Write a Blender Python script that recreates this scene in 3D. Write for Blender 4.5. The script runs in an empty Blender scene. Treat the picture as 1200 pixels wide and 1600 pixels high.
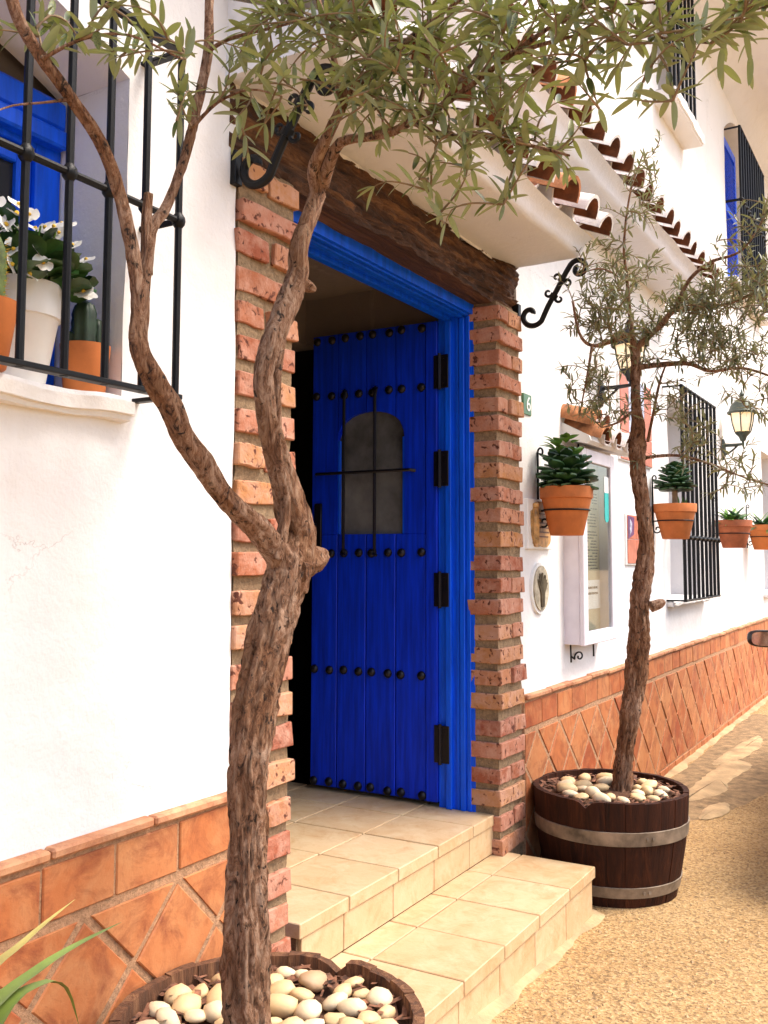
import bpy, bmesh, math, random
from math import sin, cos, pi, radians, sqrt, atan2
from mathutils import Vector, Matrix, noise

# ------------------------------------------------------------------ camera, sky, sun, exposure
SC = bpy.context.scene
COL = SC.collection
camd = bpy.data.cameras.new('camera')
camo = bpy.data.objects.new('camera', camd)
COL.objects.link(camo)
SC.camera = camo
YAW, PITCH, ROLL = radians(59.8646), radians(4.5554), radians(0.154)
CF = Vector((sin(YAW)*cos(PITCH), cos(YAW)*cos(PITCH), sin(PITCH)))
CR0 = Vector((cos(YAW), -sin(YAW), 0.0))
CU0 = CR0.cross(CF)
CR = CR0*cos(ROLL) + CU0*sin(ROLL)
CU = CR.cross(CF)
CPOS = Vector((0.0, -1.63, 1.403))
camo.matrix_world = Matrix(((CR.x, CU.x, -CF.x, CPOS.x), (CR.y, CU.y, -CF.y, CPOS.y),
                            (CR.z, CU.z, -CF.z, CPOS.z), (0, 0, 0, 1)))
camd.sensor_fit = 'HORIZONTAL'
camd.sensor_width = 36.0
camd.lens = 45.03
camd.shift_y = -0.03856
camd.clip_start = 0.05
camd.clip_end = 500.0

SUN_EL, SUN_AZ = radians(58), radians(28)      # azimuth measured from -Y (street side) towards +X
world = bpy.data.worlds.new('World')
SC.world = world
world.use_nodes = True
wn = world.node_tree
bg = wn.nodes['Background']
sky = wn.nodes.new('ShaderNodeTexSky')
sky.sky_type = 'NISHITA'
sky.sun_disc = False
sky.sun_elevation = SUN_EL
sky.air_density = 1.0
sky.dust_density = 4.0
sky.ozone_density = 0.3
wn.links.new(sky.outputs[0], bg.inputs[0])
bg.inputs[1].default_value = 0.15
sund = bpy.data.lights.new('sun', 'SUN')
sund.energy = 1.5
sund.angle = radians(20)
sund.color = (1.0, 0.93, 0.84)
suno = bpy.data.objects.new('sun', sund)
COL.objects.link(suno)
SUNV = Vector((sin(SUN_AZ)*cos(SUN_EL), -cos(SUN_AZ)*cos(SUN_EL), sin(SUN_EL)))   # towards the sun
suno.rotation_euler = SUNV.to_track_quat('Z', 'Y').to_euler()
sky.sun_rotation = atan2(SUNV.x, SUNV.y)
SC.view_settings.view_transform = 'Standard'
SC.view_settings.look = 'None'
SC.view_settings.gamma = 1.0
SC.view_settings.exposure = 1.34

rnd = random.Random(7)

# ------------------------------------------------------------------ materials
MATS = {}
def nd(nt, kind, **kw):
    n = nt.nodes.new(kind)
    for k, v in kw.items():
        if k in n.inputs.keys():
            n.inputs[k].default_value = v
        else:
            setattr(n, k, v)
    return n
def c4(c): return (c[0], c[1], c[2], 1.0)
def newmat(name, rough=0.8, metallic=0.0, spec=None):
    m = bpy.data.materials.new(name)
    m.use_nodes = True
    nt = m.node_tree
    b = nt.nodes['Principled BSDF']
    b.inputs['Roughness'].default_value = rough
    b.inputs['Metallic'].default_value = metallic
    if spec is not None: b.inputs['Specular IOR Level'].default_value = spec
    MATS[name] = m
    return m, nt, b
def coords(nt, scale=(1, 1, 1), perobj=False):
    tc = nd(nt, 'ShaderNodeTexCoord')
    mp = nd(nt, 'ShaderNodeMapping')
    mp.inputs['Scale'].default_value = scale
    nt.links.new(tc.outputs['Object'], mp.inputs[0])
    if perobj:
        oi = nd(nt, 'ShaderNodeObjectInfo')
        mul = nd(nt, 'ShaderNodeMath', operation='MULTIPLY')
        mul.inputs[1].default_value = 37.0
        nt.links.new(oi.outputs['Random'], mul.inputs[0])
        cx = nd(nt, 'ShaderNodeCombineXYZ')
        for i in range(3): nt.links.new(mul.outputs[0], cx.inputs[i])
        nt.links.new(cx.outputs[0], mp.inputs['Location'])
    return mp
def noisen(nt, mp, scale, detail=5, rough=0.6, dist=0.0):
    n = nd(nt, 'ShaderNodeTexNoise')
    n.inputs['Scale'].default_value = scale
    n.inputs['Detail'].default_value = detail
    n.inputs['Roughness'].default_value = rough
    n.inputs['Distortion'].default_value = dist
    nt.links.new(mp.outputs[0], n.inputs['Vector'])
    return n
def ramp(nt, fac, stops):
    r = nd(nt, 'ShaderNodeValToRGB')
    el = r.color_ramp.elements
    while len(el) < len(stops): el.new(0.5)
    for e, (p, c) in zip(el, stops):
        e.position = p
        e.color = c4(c) if len(c) == 3 else c
    nt.links.new(fac, r.inputs[0])
    return r
def mixc(nt, fac, a, b, mode='MIX'):
    m = nd(nt, 'ShaderNodeMix', data_type='RGBA', blend_type=mode)
    if isinstance(fac, float): m.inputs[0].default_value = fac
    else: nt.links.new(fac, m.inputs[0])
    for s, i in ((a, 6), (b, 7)):
        if isinstance(s, tuple): m.inputs[i].default_value = c4(s)
        else: nt.links.new(s, m.inputs[i])
    return m.outputs[2]
def bump(nt, b, h, strength=0.3, dist=0.01, prev=None):
    bp = nd(nt, 'ShaderNodeBump')
    bp.inputs['Strength'].default_value = strength
    bp.inputs['Distance'].default_value = dist
    nt.links.new(h, bp.inputs['Height'])
    if prev is not None: nt.links.new(prev.outputs[0], bp.inputs['Normal'])
    nt.links.new(bp.outputs[0], b.inputs['Normal'])
    return bp
G3 = lambda v: (v, v, v)

def m_plain(name, col, rough=0.6, metallic=0.0, var=0.15, scale=18, bs=0.15, bd=0.003, stretch=(1, 1, 1), spec=None):
    m, nt, b = newmat(name, rough, metallic, spec)
    mp = coords(nt, stretch, True)
    n = noisen(nt, mp, scale, 6)
    lo = tuple(max(0, c*(1-var*1.6)) for c in col); hi = tuple(min(1, c*(1+var)) for c in col)
    r = ramp(nt, n.outputs[0], [(0.3, lo), (0.7, hi)])
    nt.links.new(r.outputs[0], b.inputs['Base Color'])
    n2 = noisen(nt, mp, scale*5, 5)
    bump(nt, b, n2.outputs[0], bs, bd)
    return m
def m_plaster(name, col, dirt=(0.62, 0.55, 0.45)):
    m, nt, b = newmat(name, 0.9)
    mp = coords(nt)
    big = noisen(nt, mp, 1.7, 6, 0.65)
    r = ramp(nt, big.outputs[0], [(0.25, tuple(c*0.93 for c in col)), (0.5, col), (0.8, tuple(min(1, c*1.03) for c in col))])
    st = noisen(nt, coords(nt, (5.0, 5.0, 0.7)), 1.3, 7, 0.7)
    sr = ramp(nt, st.outputs[0], [(0.58, G3(0)), (0.82, G3(0.35))])
    cc = mixc(nt, sr.outputs[0], r.outputs[0], dirt)
    vr = nd(nt, 'ShaderNodeTexVoronoi', feature='DISTANCE_TO_EDGE'); vr.inputs['Scale'].default_value = 2.6
    dn = noisen(nt, mp, 6, 5, 0.7); va = nd(nt, 'ShaderNodeVectorMath', operation='MULTIPLY_ADD')
    va.inputs[1].default_value = (0.16, 0.16, 0.16); nt.links.new(dn.outputs['Color'], va.inputs[0]); nt.links.new(mp.outputs[0], va.inputs[2]); nt.links.new(va.outputs[0], vr.inputs['Vector'])
    cr = ramp(nt, vr.outputs['Distance'], [(0.0, G3(1)), (0.005, G3(0))])
    mk = ramp(nt, noisen(nt, coords(nt, (1.3, 1.3, 1.3)), 1.5, 3).outputs[0], [(0.56, G3(0)), (0.66, G3(0.55))])
    mm = nd(nt, 'ShaderNodeMath', operation='MULTIPLY'); nt.links.new(cr.outputs[0], mm.inputs[0]); nt.links.new(mk.outputs[0], mm.inputs[1])
    cc = mixc(nt, mm.outputs[0], cc, (0.30, 0.27, 0.25))
    nt.links.new(cc, b.inputs['Base Color'])
    b1 = bump(nt, b, noisen(nt, mp, 9, 4).outputs[0], 0.35, 0.02)
    b2 = bump(nt, b, noisen(nt, mp, 110, 6, 0.7).outputs[0], 0.4, 0.004, b1)
    return m
def m_brick(name):
    m, nt, b = newmat(name, 0.92)
    oi = nd(nt, 'ShaderNodeObjectInfo')
    mp = coords(nt, (1, 1, 1), True)
    base = ramp(nt, oi.outputs['Random'], [(0.0, (0.27, 0.065, 0.03)), (0.2, (0.38, 0.125, 0.055)), (0.4, (0.42, 0.17, 0.105)), (0.58, (0.43, 0.185, 0.06)), (0.8, (0.46, 0.22, 0.10)), (1.0, (0.32, 0.085, 0.04))])
    n = noisen(nt, mp, 14, 7, 0.7)
    pale = ramp(nt, n.outputs[0], [(0.40, G3(0)), (0.66, G3(0.8))])
    cc = mixc(nt, pale.outputs[0], base.outputs[0], (0.53, 0.30, 0.215))
    p = noisen(nt, mp, 38, 3, 0.5, 0.6)
    pr = ramp(nt, p.outputs[0], [(0.34, G3(1)), (0.41, G3(0))])
    cc = mixc(nt, pr.outputs[0], cc, (0.11, 0.03, 0.015))
    nt.links.new(cc, b.inputs['Base Color'])
    b1 = bump(nt, b, noisen(nt, mp, 16, 5).outputs[0], 0.6, 0.012)
    b2 = bump(nt, b, p.outputs[0], 0.5, 0.008, b1)
    b3 = bump(nt, b, noisen(nt, mp, 160, 4).outputs[0], 0.35, 0.003, b2)
    return m
def m_mortar(name, col):
    m, nt, b = newmat(name, 0.97)
    mp = coords(nt)
    n = noisen(nt, mp, 60, 8, 0.75)
    r = ramp(nt, n.outputs[0], [(0.3, tuple(c*0.45 for c in col)), (0.55, col), (0.75, tuple(min(1, c*1.35) for c in col))])
    nt.links.new(r.outputs[0], b.inputs['Base Color'])
    b1 = bump(nt, b, n.outputs[0], 0.8, 0.012)
    bump(nt, b, noisen(nt, mp, 190, 4).outputs[0], 0.6, 0.004, b1)
    return m
def m_terra_tile(name, stops, blot=(0.62, 0.36, 0.20), dark=(0.20, 0.055, 0.025)):
    m, nt, b = newmat(name, 0.72)
    oi = nd(nt, 'ShaderNodeObjectInfo')
    mp = coords(nt, (1, 1, 1), True)
    base = ramp(nt, oi.outputs['Random'], stops)
    n = noisen(nt, mp, 7, 7, 0.65, 0.8)
    r1 = ramp(nt, n.outputs[0], [(0.45, G3(0)), (0.7, G3(0.7))])
    cc = mixc(nt, r1.outputs[0], base.outputs[0], blot)
    n2 = noisen(nt, mp, 9, 8, 0.75, 0.9)
    r2 = ramp(nt, n2.outputs[0], [(0.32, G3(0.85)), (0.53, G3(0))])
    cc = mixc(nt, r2.outputs[0], cc, dark)
    nt.links.new(cc, b.inputs['Base Color'])
    b1 = bump(nt, b, noisen(nt, mp, 20, 5).outputs[0], 0.35, 0.008)
    bump(nt, b, noisen(nt, mp, 130, 4).outputs[0], 0.3, 0.002, b1)
    return m
def m_wood(name, dark, mid, light, axis=0, scale=3.0, rough=0.8, bs=0.7, bd=0.01, perobj=True):
    m, nt, b = newmat(name, rough)
    s = [9.0, 9.0, 9.0]; s[axis] = 1.0
    mp = coords(nt, tuple(s), perobj)
    n = noisen(nt, mp, scale, 9, 0.72, 1.2)
    r = ramp(nt, n.outputs[0], [(0.32, dark), (0.52, mid), (0.70, light)])
    nt.links.new(r.outputs[0], b.inputs['Base Color'])
    b1 = bump(nt, b, n.outputs[0], bs, bd)
    bump(nt, b, noisen(nt, mp, scale*9, 5).outputs[0], bs*0.5, bd*0.3, b1)
    return m
def m_bark(name, base, dark, pale):
    m, nt, b = newmat(name, 0.93)
    mp = coords(nt, (4.0, 4.0, 1.3))
    n = noisen(nt, mp, 11, 10, 0.78, 1.6)
    r = ramp(nt, n.outputs[0], [(0.36, dark), (0.465, base), (0.59, pale)])
    bigp = noisen(nt, coords(nt, (1, 1, 0.6)), 7, 4, 0.6)
    bpr = ramp(nt, bigp.outputs[0], [(0.42, (0.74, 0.58, 0.43)), (0.58, (1.10, 1.06, 1.06))])
    mp2 = coords(nt, (1, 1, 0.55))
    sp = noisen(nt, mp2, 62, 4, 0.6, 0.6)
    pr = ramp(nt, sp.outputs[0], [(0.335, G3(0.95)), (0.41, G3(0))])
    cc = mixc(nt, 1.0, r.outputs[0], bpr.outputs[0], 'MULTIPLY')
    cc = mixc(nt, pr.outputs[0], cc, tuple(c*0.45 for c in dark))
    nt.links.new(cc, b.inputs['Base Color'])
    b1 = bump(nt, b, n.outputs[0], 1.0, 0.03)
    bump(nt, b, sp.outputs[0], 0.6, 0.006, b1)
    return m
def m_leaf(name, top, under, yellow):
    m, nt, b = newmat(name, 0.42)
    geo = nd(nt, 'ShaderNodeNewGeometry')
    oi = nd(nt, 'ShaderNodeObjectInfo')
    mp = coords(nt, (1, 1, 1), True)
    n = noisen(nt, mp, 22, 2, 0.5)
    r = ramp(nt, n.outputs[0], [(0.35, tuple(c*0.32 for c in top)), (0.45, top), (0.58, yellow)])
    cc = mixc(nt, geo.outputs['Backfacing'], r.outputs[0], under)
    nt.links.new(cc, b.inputs['Base Color'])
    tr = nd(nt, 'ShaderNodeBsdfTranslucent')
    tr.inputs[0].default_value = (yellow[0]*1.2, yellow[1]*1.3, yellow[2]*0.8, 1)
    mx = nd(nt, 'ShaderNodeMixShader')
    mx.inputs[0].default_value = 0.22
    nt.links.new(b.outputs[0], mx.inputs[1]); nt.links.new(tr.outputs[0], mx.inputs[2])
    nt.links.new(mx.outputs[0], nt.nodes['Material Output'].inputs[0])
    return m
def m_ground(name):
    m, nt, b = newmat(name, 0.95)
    mp = coords(nt)
    v = nd(nt, 'ShaderNodeTexVoronoi'); v.inputs['Scale'].default_value = 95; v.inputs['Randomness'].default_value = 1.0
    nt.links.new(mp.outputs[0], v.inputs['Vector'])
    hs = nd(nt, 'ShaderNodeSeparateColor'); nt.links.new(v.outputs['Color'], hs.inputs[0])
    st = ramp(nt, hs.outputs[0], [(0.0, (0.09, 0.042, 0.014)), (0.25, (0.33, 0.19, 0.07)), (0.55, (0.44, 0.275, 0.11)), (0.8, (0.55, 0.38, 0.19)), (1.0, (0.18, 0.088, 0.03))])
    big = noisen(nt, mp, 2.2, 7, 0.65)
    br = ramp(nt, big.outputs[0], [(0.3, (0.31, 0.18, 0.065)), (0.55, (0.42, 0.265, 0.11)), (0.75, (0.50, 0.34, 0.165))])
    cc = mixc(nt, 0.55, br.outputs[0], st.outputs[0])
    fine = noisen(nt, mp, 52, 5, 0.72)
    fr = ramp(nt, fine.outputs[0], [(0.36, G3(0.95)), (0.46, G3(0))])
    fl = ramp(nt, fine.outputs[0], [(0.58, G3(0)), (0.70, G3(0.6))])
    cc = mixc(nt, fl.outputs[0], cc, (0.62, 0.46, 0.27))
    cc = mixc(nt, fr.outputs[0], cc, (0.13, 0.075, 0.035))
    nt.links.new(cc, b.inputs['Base Color'])
    b1 = bump(nt, b, v.outputs['Distance'], 0.7, 0.006)
    b2 = bump(nt, b, fine.outputs[0], 0.7, 0.008, b1)
    bump(nt, b, big.outputs[0], 0.3, 0.03, b2)
    return m
def m_glass(name, tint=(0.9, 0.95, 0.95)):
    m, nt, b = newmat(name, 0.03)
    b.inputs['Base Color'].default_value = c4(tint)
    b.inputs['Transmission Weight'].default_value = 1.0
    b.inputs['IOR'].default_value = 1.45
    return m
def m_emit(name, col, s):
    m, nt, b = newmat(name, 0.3)
    b.inputs['Base Color'].default_value = c4((0.9, 0.85, 0.75))
    b.inputs['Emission Color'].default_value = c4(col)
    b.inputs['Emission Strength'].default_value = s
    return m

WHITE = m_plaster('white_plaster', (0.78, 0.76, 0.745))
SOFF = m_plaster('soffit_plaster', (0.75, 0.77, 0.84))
INT = m_plaster('interior_plaster_shaded', (0.17, 0.14, 0.12))  # interior plaster darkened; the entrance's dimness is put into its colour
DARKROOM = m_plain('unlit_room_dark', (0.012, 0.008, 0.006), 0.8, var=0.3)  # near-black brown that puts the side room's lack of light into the colour
BRICK = m_brick('old_brick')
MORTAR = m_mortar('sandy_mortar', (0.32, 0.215, 0.12))
GROUT = m_mortar('tile_grout', (0.40, 0.27, 0.16))
DADO = m_terra_tile('terracotta_wall_tile', [(0, (0.38, 0.095, 0.022)), (0.35, (0.45, 0.14, 0.040)), (0.7, (0.48, 0.185, 0.065)), (1, (0.34, 0.070, 0.016))], (0.53, 0.25, 0.10), (0.20, 0.045, 0.015))
CAPT = m_terra_tile('terracotta_cap', [(0, (0.46, 0.185, 0.085)), (1, (0.52, 0.25, 0.12))])
DGROUT = m_mortar('dado_grout', (0.50, 0.28, 0.15))
STEP = m_terra_tile('cream_floor_tile', [(0, (0.52, 0.36, 0.195)), (0.5, (0.57, 0.41, 0.235)), (1, (0.52, 0.345, 0.185))], (0.62, 0.49, 0.31), (0.45, 0.26, 0.115))
MATS['cream_floor_tile'].node_tree.nodes['Principled BSDF'].inputs['Roughness'].default_value = 0.5
SGROUT = m_mortar('step_grout', (0.20, 0.115, 0.055))
ROOFT = m_plain('roof_tile_clay', (0.19, 0.062, 0.024), 0.9, var=0.4, scale=14, bs=0.5, bd=0.006)
CLAYO = m_plain('orange_clay', (0.46, 0.19, 0.08), 0.9, var=0.35, scale=14, bs=0.5, bd=0.006)
LIME = m_plain('limewashed_tile', (0.76, 0.71, 0.68), 0.92, var=0.12, scale=16, bs=0.5, bd=0.006)
BEAM = m_wood('old_timber', (0.010, 0.004, 0.002), (0.105, 0.040, 0.014), (0.33, 0.15, 0.055), 0, 2.0, 0.85, 1.0, 0.04, False)
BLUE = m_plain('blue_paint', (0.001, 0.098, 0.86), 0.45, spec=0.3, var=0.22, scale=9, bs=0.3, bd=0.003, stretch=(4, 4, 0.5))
BLUESHADE = m_plain('blue_door_shaded', (0.0006, 0.032, 0.62), 0.5, spec=0.25, var=0.25, scale=8, bs=0.35, bd=0.003, stretch=(6, 6, 0.4))  # door's copy of the blue paint, darkened to put its shade into the colour
IRON = m_plain('black_iron', (0.007, 0.007, 0.008), 0.45, 0.0, spec=0.22, var=0.3, scale=40, bs=0.25, bd=0.002)
STUD = m_plain('stud_iron', (0.010, 0.008, 0.012), 0.4, 0.4, var=0.3)
BARK1 = m_bark('olive_bark', (0.33, 0.165, 0.085), (0.035, 0.014, 0.006), (0.58, 0.39, 0.27))
LEAF1 = m_leaf('olive_leaf', (0.032, 0.064, 0.014), (0.25, 0.285, 0.155), (0.165, 0.175, 0.040))
LEAF2 = m_leaf('olive_leaf_dusty', (0.060, 0.075, 0.030), (0.25, 0.265, 0.165), (0.17, 0.16, 0.070))
TWIG = m_plain('twig_bark', (0.24, 0.16, 0.09), 0.9, var=0.3)
BARRELW = m_wood('barrel_oak', (0.010, 0.0035, 0.002), (0.036, 0.0095, 0.0035), (0.078, 0.022, 0.007), 2, 2.5, 0.75, 0.5, 0.006)
MATS['barrel_oak'].node_tree.nodes['Principled BSDF'].inputs['Specular IOR Level'].default_value = 0.2
BARRELF = m_wood('weathered_barrel_oak', (0.030, 0.012, 0.005), (0.15, 0.060, 0.024), (0.36, 0.18, 0.08), 2, 3.0, 0.85, 1.0, 0.012)
HOOP = m_plain('hoop_metal', (0.25, 0.19, 0.135), 0.65, 0.25, var=0.4, scale=12)
SOIL = m_mortar('soil', (0.115, 0.050, 0.024))
PEBB = m_plain('pale_pebble', (0.63, 0.45, 0.235), 0.6, var=0.16, scale=9, bs=0.25, bd=0.004)
PEBBW = m_plain('white_pebble', (0.70, 0.56, 0.36), 0.6, var=0.12, scale=9, bs=0.25, bd=0.004)
PEBBR = m_plain('brown_pebble', (0.45, 0.29, 0.16), 0.6, var=0.2, scale=9, bs=0.25, bd=0.004)
POT = m_plain('terracotta_pot', (0.55, 0.165, 0.038), 0.75, var=0.18, scale=8, bs=0.2, bd=0.003)
POTD = m_plain('terracotta_pot_weathered', (0.42, 0.12, 0.045), 0.8, var=0.28, scale=9, bs=0.3, bd=0.003)
WPOT = m_plain('white_plastic_pot', (0.84, 0.82, 0.78), 0.4, var=0.05, scale=6, bs=0.05)
SUCC = m_plain('succulent_leaf', (0.030, 0.090, 0.030), 0.4, var=0.5, scale=10, bs=0.1)
GREENL = m_plain('bright_leaf', (0.12, 0.27, 0.045), 0.4, var=0.4, scale=12, bs=0.1)
BEGO = m_plain('begonia_leaf', (0.035, 0.095, 0.022), 0.35, var=0.5, scale=14, bs=0.2)
PETAL = m_plain('white_petal', (0.80, 0.79, 0.74), 0.5, var=0.06, bs=0.05)
YELL = m_plain('flower_centre', (0.70, 0.42, 0.03), 0.7, var=0.2)
CACT = m_plain('cactus_skin', (0.014, 0.036, 0.014), 0.5, var=0.4, scale=20, bs=0.2)
CACTY = m_plain('ribbed_cactus_skin', (0.16, 0.22, 0.06), 0.6, var=0.4, scale=30, bs=0.3)
AGAVE = m_plain('strap_leaf', (0.13, 0.18, 0.032), 0.42, var=0.45, scale=5, bs=0.15, stretch=(1, 1, 1))
WPAINT = m_plain('white_wood_paint', (0.72, 0.68, 0.74), 0.5, var=0.06, scale=8, bs=0.2, bd=0.002)
PAPER = m_plain('menu_paper', (0.55, 0.48, 0.33), 0.8, var=0.14, scale=6, bs=0.05)
PAPERW = m_plain('white_paper', (0.80, 0.79, 0.78), 0.8, var=0.03, bs=0.03)
INK = m_plain('ink', (0.10, 0.09, 0.08), 0.8, var=0.1)
TEAL = m_plain('teal_print', (0.01, 0.38, 0.36), 0.5, var=0.05)
SIGNG = m_plain('green_enamel', (0.06, 0.16, 0.065), 0.35, var=0.1, bs=0.05)
ENAM = m_plain('white_enamel', (0.82, 0.82, 0.80), 0.35, var=0.02, bs=0.02)
OCHRE = m_plain('ochre_ceramic', (0.52, 0.29, 0.10), 0.5, var=0.4, scale=25)
UMBER = m_plain('umber_glaze', (0.16, 0.065, 0.02), 0.5, var=0.3)
STONEG = m_plain('carved_stone', (0.46, 0.40, 0.29), 0.8, var=0.35, scale=22, bs=0.5, bd=0.006)
STONED = m_plain('carved_stone_dark', (0.10, 0.075, 0.04), 0.85, var=0.3)
REDT = m_plain('red_ceramic', (0.53, 0.165, 0.10), 0.5, var=0.2, scale=20)
BLUEW = m_plain('blue_white_ceramic', (0.50, 0.53, 0.66), 0.35, var=0.45, scale=45)
PURP = m_plain('purple_glaze', (0.14, 0.06, 0.16), 0.4, var=0.3, scale=20)
GLASS = m_glass('clear_glass')
LAMPG = m_plain('lamp_green_metal', (0.07, 0.085, 0.07), 0.5, 0.4, var=0.3)
LAMPK = m_plain('lamp_black_metal', (0.014, 0.014, 0.016), 0.45, 0.3, var=0.3)
BULB = m_emit('bulb_glow', (1.0, 0.62, 0.20), 6.0)
SHADE = m_emit('frosted_lamp_glass', (1.0, 0.62, 0.22), 0.22)
CARP = m_plain('car_paint', (0.018, 0.014, 0.016), 0.22, 0.2, var=0.05, bs=0.0)
RUBB = m_plain('rubber', (0.02, 0.02, 0.02), 0.85, var=0.2)
CHROME = m_plain('mirror_metal', (0.75, 0.75, 0.78), 0.06, 1.0, var=0.0, bs=0.0)
CGLASS = m_plain('tinted_glass', (0.02, 0.025, 0.03), 0.05, 0.0, var=0.0, bs=0.0)
DARKW = m_plain('window_dark_glass', (0.015, 0.017, 0.02), 0.06, 0.0, var=0.0, bs=0.0)
CEM = m_plain('pale_cement', (0.45, 0.31, 0.165), 0.95, var=0.25, scale=6, bs=0.6, bd=0.01)
CURT = m_plain('pale_curtain', (0.62, 0.60, 0.60), 0.7, var=0.12, scale=7, stretch=(6, 6, 0.4))
GROUND = m_ground('sandy_aggregate_paving')
SHADEGRIT = m_plain('shade_patch_grit', (0.29, 0.19, 0.095), 0.95, var=0.35, scale=14, bs=0.7, bd=0.01)  # darker ground tone with shade put into the colour; also on some grit

# ------------------------------------------------------------------ mesh helpers
class MB:
    def __init__(s): s.v = []; s.f = []; s.mi = []; s.cur = 0
    def add(s, vs, fs):
        o = len(s.v)
        s.v += [tuple(v) for v in vs]
        s.f += [tuple(i+o for i in f) for f in fs]
        s.mi += [s.cur]*len(fs)
    def box(s, x0, x1, y0, y1, z0, z1, ch=0.0):
        if ch <= 0:
            s.add([(x0,y0,z0),(x1,y0,z0),(x1,y1,z0),(x0,y1,z0),(x0,y0,z1),(x1,y0,z1),(x1,y1,z1),(x0,y1,z1)],
                  [(0,3,2,1),(4,5,6,7),(0,1,5,4),(1,2,6,5),(2,3,7,6),(3,0,4,7)])
            return
        bm = bmesh.new()
        bmesh.ops.create_cube(bm, size=1.0)
        for v in bm.verts:
            v.co = Vector(((x0+x1)/2+v.co.x*(x1-x0), (y0+y1)/2+v.co.y*(y1-y0), (z0+z1)/2+v.co.z*(z1-z0)))
        bmesh.ops.bevel(bm, geom=list(bm.edges), offset=ch, segments=1, affect='EDGES')
        s.bm(bm)
    def bm(s, bm):
        bm.verts.ensure_lookup_table(); bm.verts.index_update()
        s.add([v.co[:] for v in bm.verts], [[v.index for v in f.verts] for f in bm.faces])
        bm.free()
    def tube(s, pts, rad, seg=8, cap=True, bumpf=None):
        pts = [Vector(p) for p in pts]; n = len(pts)
        if not hasattr(rad, '__len__'): rad = [rad]*n
        rings = []; ref = None
        for i, p in enumerate(pts):
            t = (pts[min(i+1, n-1)]-pts[max(i-1, 0)])
            t = t.normalized() if t.length > 1e-9 else Vector((0,0,1))
            if ref is None:
                ref = Vector((1,0,0)) if abs(t.x) < 0.8 else Vector((0,1,0))
            a = (ref - t*ref.dot(t)).normalized(); b = t.cross(a); ref = a
            ring = []
            for k in range(seg):
                th = 2*pi*k/seg
                d = a*cos(th)+b*sin(th)
                r = rad[i]
                if bumpf: r = bumpf(p, th, i, r)
                ring.append(p+d*r)
            rings.append(ring)
        vs = [v for r in rings for v in r]
        fs = [(i*seg+k, i*seg+(k+1)%seg, (i+1)*seg+(k+1)%seg, (i+1)*seg+k) for i in range(n-1) for k in range(seg)]
        if cap:
            fs.append(tuple(range(seg-1, -1, -1))); fs.append(tuple((n-1)*seg+k for k in range(seg)))
        s.add(vs, fs)
    def lathe(s, prof, c=(0,0,0), seg=32, wob=0.0):
        vs = []; n = len(prof)
        for (r, z) in prof:
            for k in range(seg):
                th = 2*pi*k/seg
                vs.append((c[0]+r*cos(th), c[1]+r*sin(th), c[2]+z))
        fs = [(i*seg+k, i*seg+(k+1)%seg, (i+1)*seg+(k+1)%seg, (i+1)*seg+k) for i in range(n-1) for k in range(seg)]
        s.add(vs, fs)
    def prism(s, poly, d0, d1, axis):
        # poly: (a,b) pairs in the plane normal to axis, extruded from d0 to d1
        def mk(a, b, d): return {0: (d, a, b), 1: (a, d, b), 2: (a, b, d)}[axis]
        n = len(poly)
        vs = [mk(a, b, d0) for a, b in poly]+[mk(a, b, d1) for a, b in poly]
        fs = [tuple(range(n-1, -1, -1)), tuple(range(n, 2*n))]+[(i, (i+1)%n, n+(i+1)%n, n+i) for i in range(n)]
        s.add(vs, fs)
    def mesh(s, name, mats, smooth=False):
        me = bpy.data.meshes.new(name)
        me.from_pydata(s.v, [], s.f)
        if not isinstance(mats, (list, tuple)): mats = [mats]
        for m in mats: me.materials.append(m)
        if len(mats) > 1:
            for p, i in zip(me.polygons, s.mi): p.material_index = i
        bm = bmesh.new(); bm.from_mesh(me)
        bmesh.ops.recalc_face_normals(bm, faces=bm.faces)
        bm.to_mesh(me); bm.free()
        if smooth:
            for p in me.polygons: p.use_smooth = True
            if smooth != 'all':
                try: me.set_sharp_from_angle(angle=radians(smooth if smooth is not True else 40))
                except Exception: pass
        me.update()
        return me
    def obj(s, name, mats, parent=None, smooth=False, loc=None):
        return link(name, s.mesh(name, mats, smooth), parent, loc)
def link(name, me, parent=None, loc=None, rot=None):
    o = bpy.data.objects.new(name, me)
    COL.objects.link(o)
    if parent is not None: o.parent = parent
    if loc is not None: o.location = loc
    if rot is not None: o.rotation_euler = rot
    return o
def tag(o, label=None, cat=None, group=None, kind=None):
    if label: o['label'] = label
    if cat: o['category'] = cat
    if group: o['group'] = group
    if kind: o['kind'] = kind
    return o
def thing(name, label, cat, loc=(0,0,0), rz=0.0, group=None):
    o = bpy.data.objects.new(name, None)
    o.empty_display_size = 0.05
    COL.objects.link(o)
    o.location = loc; o.rotation_euler = (0, 0, rz)
    return tag(o, label, cat, group)
def nz(x, y, z=0.0, s=1.0): return noise.noise(Vector((x*s, y*s, z*s)))
def smoothpath(pts, step=0.02):
    # Catmull-Rom through (x,y,z,r) points
    out = []
    n = len(pts)
    P = [Vector(p[:3]) for p in pts]; R = [p[3] for p in pts]
    for i in range(n-1):
        p0 = P[max(i-1, 0)]; p1 = P[i]; p2 = P[i+1]; p3 = P[min(i+2, n-1)]
        k = max(1, int((p2-p1).length/step))
        for j in range(k):
            t = j/k
            q = 0.5*((2*p1)+(p2-p0)*t+(2*p0-5*p1+4*p2-p3)*t*t+(3*p1-p0-3*p2+p3)*t*t*t)
            out.append((q, R[i]+(R[i+1]-R[i])*t))
    out.append((P[-1], R[-1]))
    return out

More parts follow.
